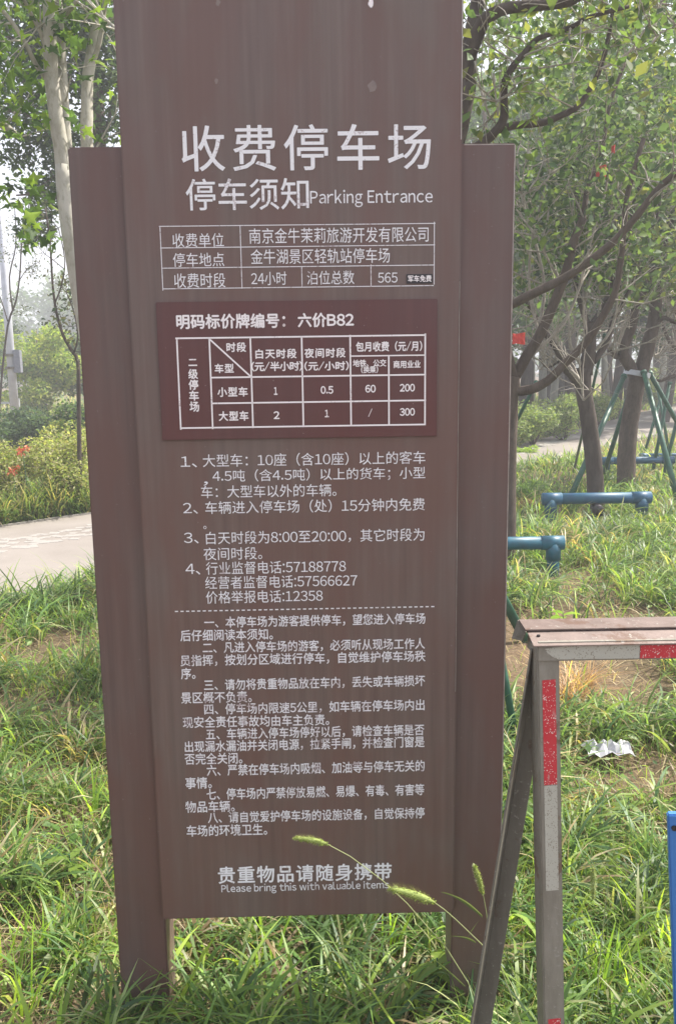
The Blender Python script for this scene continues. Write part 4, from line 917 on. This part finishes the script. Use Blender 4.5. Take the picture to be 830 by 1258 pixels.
# low broad-leaved weeds
C0 = scatter(1300, 1.4, 9); C0 = C0[dens(C0, .0, .5)]; P, idx = tufts(C0, (8, 26), .05); P = P[~on_path(P[:, 0], P[:, 1], .05)]; n_ = len(P)
o = leaves('ground_weeds', np.stack([P[:, 0], P[:, 1], nr.uniform(.01, .09, n_)], 1), .034, palette(n_, [(.10,.19,.04),(.15,.25,.045),(.08,.15,.05),(.2,.28,.06)]), M_grass, None, T_OVAL, up_bias=1.4)
tag(o, 'low broad leaved weeds among the grass', 'weeds', kind='stuff')
# dry straw lying on the soil
P = scatter(21000, 1.3, 10); n_ = len(P)
tag(blades('dry_straw', P, nr.uniform(.03, .16, n_), .0035*(1+.12*P[:, 1]), nr.uniform(1.0, 1.5, n_), nr.uniform(-.2, .5, n_), palette(n_, STRAW), K=2, z0=nr.uniform(.0, .05, n_)), 'dry tan straw lying on the bare soil', 'straw', kind='stuff')
# strip beside the path, and far meadow beyond it
P = scatter(20000, 7.0, 17, p=.7); n_ = len(P)
tag(blades('verge_grass', P, nr.uniform(.08, .26, n_), .012*(P[:, 1]/9), nr.uniform(0, .8, n_), nr.uniform(.4, 1.7, n_), palette(n_, GR+LIR), K=3), 'long green grass of the verge along the path', 'grass', kind='stuff')
P = scatter(52000, 14, 70, widen=.9, add=5); n_ = len(P)
tag(blades('far_grass', P, nr.uniform(.15, .35, n_), .03*(P[:, 1]/25), nr.uniform(0, .6, n_), nr.uniform(.2, 1.2, n_), palette(n_, GR), K=2), 'rough green grass in the distance beyond the path', 'grass', kind='stuff')
# tall grasses under the golden bushes
x = nr.uniform(-7.5, 1.5, 17000); y = far_y(x)+nr.gamma(2, .22, 17000)+.1; P = np.stack([x, y], 1)
tag(blades('tall_grass', P, nr.uniform(.18, .6, 17000), .014, nr.uniform(0, .5, 17000), nr.uniform(.4, 1.8, 17000), palette(17000, [(.09,.15,.035),(.15,.2,.05),(.06,.11,.03),(.3,.26,.14)]), K=4), 'tall green grass between the path and the golden bushes', 'grass', kind='stuff')
# ------------------------------------------------------------------ single small plants
def weed(px, py, z, label, nl, ll, lw, cols, dist=None):
    b_ = G(px, py); o = empty('leafy_weed', b_); tag(o, label, 'weed'); MB().tube([(0, 0, -.01), (.004, 0, z*.6), (0, 0, z)], [.004, .003, .002], 5).build('stem', M_stake, o)
    for k in range(nl):
        an = k*2.4+.4; mb = MB(); c_ = Vector((math.cos(an), math.sin(an), rnd.uniform(.0, .5))); s_ = Vector((-math.sin(an), math.cos(an), 0)); zz_ = z*(.55+.45*k/nl)
        prof = [(0, .08), (.2, .75), (.45, 1), (.7, .75), (.9, .3), (1, .02)]
        me_v = []
        for t, w_ in prof:
            p = Vector((0, 0, zz_))+c_*ll*t+Vector((0, 0, -.35*ll*t*t)); me_v += [p-s_*lw*w_/2+Vector((0, 0, .1*lw*w_)), p, p+s_*lw*w_/2+Vector((0, 0, .1*lw*w_))]
        F_ = [[i*3+j, i*3+j+1, i*3+j+4, i*3+j+3] for i in range(len(prof)-1) for j in range(2)]
        V_ = np.array([tuple(p) for p in me_v]); np_mesh('leaf', V_, np.array(F_), M_grass, o, np.tile(np.array(cols[k % len(cols)]), (len(V_), 1)), True)
weed(690, 782, .16, 'bright yellow-green broad leaved weed just behind the barrier lid', 7, .12, .06, [(.2,.34,.03),(.26,.4,.05)])
weed(536, 1225, .12, 'small light green leaved weed below the right side of the board', 6, .09, .045, [(.17,.25,.04)])
weed(88, 1090, .12, 'light green leaved weed left of the left post', 5, .10, .03, [(.16,.24,.04)])
weed(770, 1010, .10, 'small green weed beyond the barrier near the bare soil', 5, .08, .03, [(.16,.24,.05)])
def foxtail(label, stem_px, dist, head, hl, hr, leafs=()):
    """stem_px from the ground up; head = (start px, end px)"""
    P = [Yp(x, y, dist) for x, y in stem_px]; b_ = Vector((P[0].x, P[0].y, 0)); o = empty('foxtail_grass', b_); tag(o, label, 'foxtail grass')
    Q = [Vector((0, 0, -.01))]+[p-b_ for p in P] if P[0].z > .02 else [p-b_ for p in P]
    n_q = len(Q); mb = MB(); mb.tube(Q, tpr(n_q, .0016, .0009), 5); st = mb.build('stem', None, o)
    st.data.materials.append(mat_stem)
    a, b = Yp(*head[0], dist)-b_, Yp(*head[1], dist)-b_; mid = (a+b)/2+Vector((0, 0, hl*.10)); pts = []
    for i in range(9):
        t = i/8; pts.append(a*(1-t)**2+mid*2*t*(1-t)+b*t*t)
    rad = [hr*v_ for v_ in (.35, .8, 1, 1.05, 1, .92, .78, .55, .2)]
    # core of many tiny seeds and a fringe of bristles
    ns = 420; t = nr.random(ns)*8; i0 = np.minimum(t.astype(int), 7); fr = (t-i0)[:, None]; PP = np.array([tuple(p) for p in pts]); C_ = PP[i0]*(1-fr)+PP[i0+1]*fr
    rr_ = np.interp(t, range(9), rad); d = nr.normal(size=(ns, 3)); d /= np.linalg.norm(d, axis=1)[:, None]
    core = MB().tube(pts, [r_*.55 for r_ in rad], 8).build('seed_core', mat_head, o, smooth=True)
    leaves('seed_head', C_+d*rr_[:, None]*.62, .0045, palette(ns, [(.22,.28,.08),(.3,.34,.12)]), M_grass, o, T_OVAL)
    nb = 700; t = nr.random(nb)*8; i0 = np.minimum(t.astype(int), 7); fr = (t-i0)[:, None]; C_ = PP[i0]*(1-fr)+PP[i0+1]*fr; rr_ = np.interp(t, range(9), rad)
    ax = PP[-1]-PP[0]; ax /= np.linalg.norm(ax); d = nr.normal(size=(nb, 3)); d -= ax*(d@ax)[:, None]; d /= np.linalg.norm(d, axis=1)[:, None]; d += ax*.75; d /= np.linalg.norm(d, axis=1)[:, None]
    s_ = np.cross(d, ax)*.00022; a_ = C_+d*rr_[:, None]*.4; e_ = a_+d*(rr_*.9+hr*.5)[:, None]
    V_ = np.stack([a_-s_, a_+s_, e_], 1).reshape(-1, 3); np_mesh('bristles', V_, np.arange(nb*3).reshape(-1, 3), M_grass, o, palette(nb*3, [(.42,.46,.26)], None, .02))
    for (pa, pm, pb, wd) in leafs:
        L3_ = [Yp(*p_, dist)-b_ for p_ in (pa, pm, pb)]; V_ = []
        for i in range(9):
            t = i/8; p = L3_[0]*(1-t)**2+L3_[1]*2*t*(1-t)+L3_[2]*t*t; w_ = wd*(.35+.65*math.sin(math.pi*min(t*1.25+.12, 1))) if t < .98 else .0003
            V_ += [p+Vector((0, 0, w_/2)), p+Vector((0, w_*.25, 0)), p-Vector((0, 0, w_/2))]
        F_ = [[i*3+j, i*3+j+1, i*3+j+4, i*3+j+3] for i in range(8) for j in range(2)]
        V_ = np.array([tuple(p) for p in V_]); np_mesh('leaf', V_, np.array(F_), M_grass, o, np.tile(np.array((.13,.17,.08)), (len(V_), 1)), True)
mat_stem = NM('foxtail_stem').set(.5).color((.32, .36, .16, 1)).m
mat_head = NM('foxtail_core').set(.8).color((.24, .30, .08, 1)).m
foxtail('bright green foxtail in front of the board bottom, its head hanging left over the English footer', [(640, 1258), (612, 1180), (583, 1152), (560, 1130), (545, 1117), (531, 1107)], 1.74, ((533, 1109), (477, 1092)), .085, .0145,
    leafs=(((592, 1126), (565, 1100), (541, 1096), .010), ((584, 1158), (572, 1150), (553, 1150), .006), ((575, 1150), (580, 1140), (588, 1131), .003)))
foxtail('darker foxtail with a long thin stem arching up to the last lines of writing', [(600, 1258), (574, 1206), (545, 1160), (526, 1140), (500, 1110), (470, 1082), (430, 1052), (400, 1036)], 1.80, ((402, 1037), (361, 1030)), .07, .0095,
    leafs=(((571, 1212), (545, 1188), (520, 1168), .006), ((571, 1220), (560, 1226), (545, 1230), .004)))
foxtail('small upright foxtail head against the right post beside the brace', [(612, 1258), (604, 1180), (597, 1120), (593, 1098)], 1.84, ((593, 1098), (582, 1063)), .055, .0085)
foxtail('foxtail with a drooping head in the grass right of the barrier post', [(735, 1190), (742, 1120), (748, 1075), (738, 1060), (728, 1066)], 2.0, ((728, 1066), (728, 1104)), .06, .0085)
# canna with orange flowers
for px, py, lab in ((28, 553, 'upper orange-red flower head in front of the golden bushes'), (16, 577, 'lower orange-red flower head at the left edge in front of the golden bushes')):
    c_ = Yp(px, py, 10.05); b_ = Vector((c_.x, c_.y, 0)); o = empty('canna_flower', b_); tag(o, lab, 'flower')
    MB().tube([(0, 0, -.02), (.02, 0, c_.z*.5), (0, 0, c_.z)], [.005, .004, .003], 6).build('stem', M_stake, o)
    P = blob_points([(0, 0, c_.z), (.05, 0, c_.z+.02), (-.04, 0, c_.z-.03)], [.05, .035, .035], 45, .2)
    leaves('petals', P, .042, palette(45, [(.58,.17,.08),(.62,.27,.15),(.48,.11,.06)]), M_petal, o, T_OVAL)
    blades('leaves', np.zeros((7, 2)), nr.uniform(.25, .42, 7), .04, .15, .8, palette(7, [(.08,.15,.04),(.12,.2,.05)]), parent=o, K=5)
# litter and dry clumps
b_ = G(745, 938)+Vector((0, 0, .05)); V_ = []; F_ = []; k = 9
for i in range(k):
    for j in range(6):
        V_.append(((i/(k-1)-.5)*.20, (j/5-.5)*.13, .015+.03*rnd.random()*(1 if 0 < i < k-1 and 0 < j < 5 else .4)+.012*math.sin(i*2.1+j)))
for i in range(k-1):
    for j in range(5): F_.append((i*6+j, i*6+6+j, i*6+7+j, i*6+1+j))
me = bpy.data.meshes.new('crumpled_bag'); me.from_pydata(V_, [], F_); o = link('crumpled_bag', me, M_litter); o.location = b_; tag(o, 'crumpled whitish plastic scrap lying on the soil right of the barrier', 'litter')
o.modifiers.new('thickness', 'SOLIDIFY').thickness = .0015
C0 = np.array([tuple(G(703, 875))[:2], tuple(G(712, 850))[:2], tuple(G(690, 862))[:2]]); P, idx = tufts(C0, (50, 80), .03); n_ = len(P)
o = blades('dry_grass_clump', P, nr.uniform(.15, .36, n_), .006, nr.uniform(.3, 1.0, n_), nr.uniform(.5, 1.2, n_), palette(n_, [(.4,.26,.14),(.46,.33,.19),(.33,.2,.11)]), K=4)
tag(o, 'drooping clump of reddish dry grass beside the barrier post', 'grass', kind='stuff')
# ------------------------------------------------------------------ haze
hm = bpy.data.materials.new('haze_air'); hm.use_nodes = True; ht = hm.node_tree; ht.nodes.clear()
pv = ht.nodes.new('ShaderNodeVolumePrincipled'); pv.inputs['Color'].default_value = (.93, .95, 1.0, 1); pv.inputs['Density'].default_value = 0.0055; pv.inputs['Anisotropy'].default_value = 0.2
mo = ht.nodes.new('ShaderNodeOutputMaterial'); ht.links.new(pv.outputs[0], mo.inputs['Volume'])
o = MB().box(-190, 190, -45, 190, -1.2, 22).build('haze', hm); tag(o, kind='stuff')
for o in [x for x in COL.objects if x.get('_o')]: del o['_o']
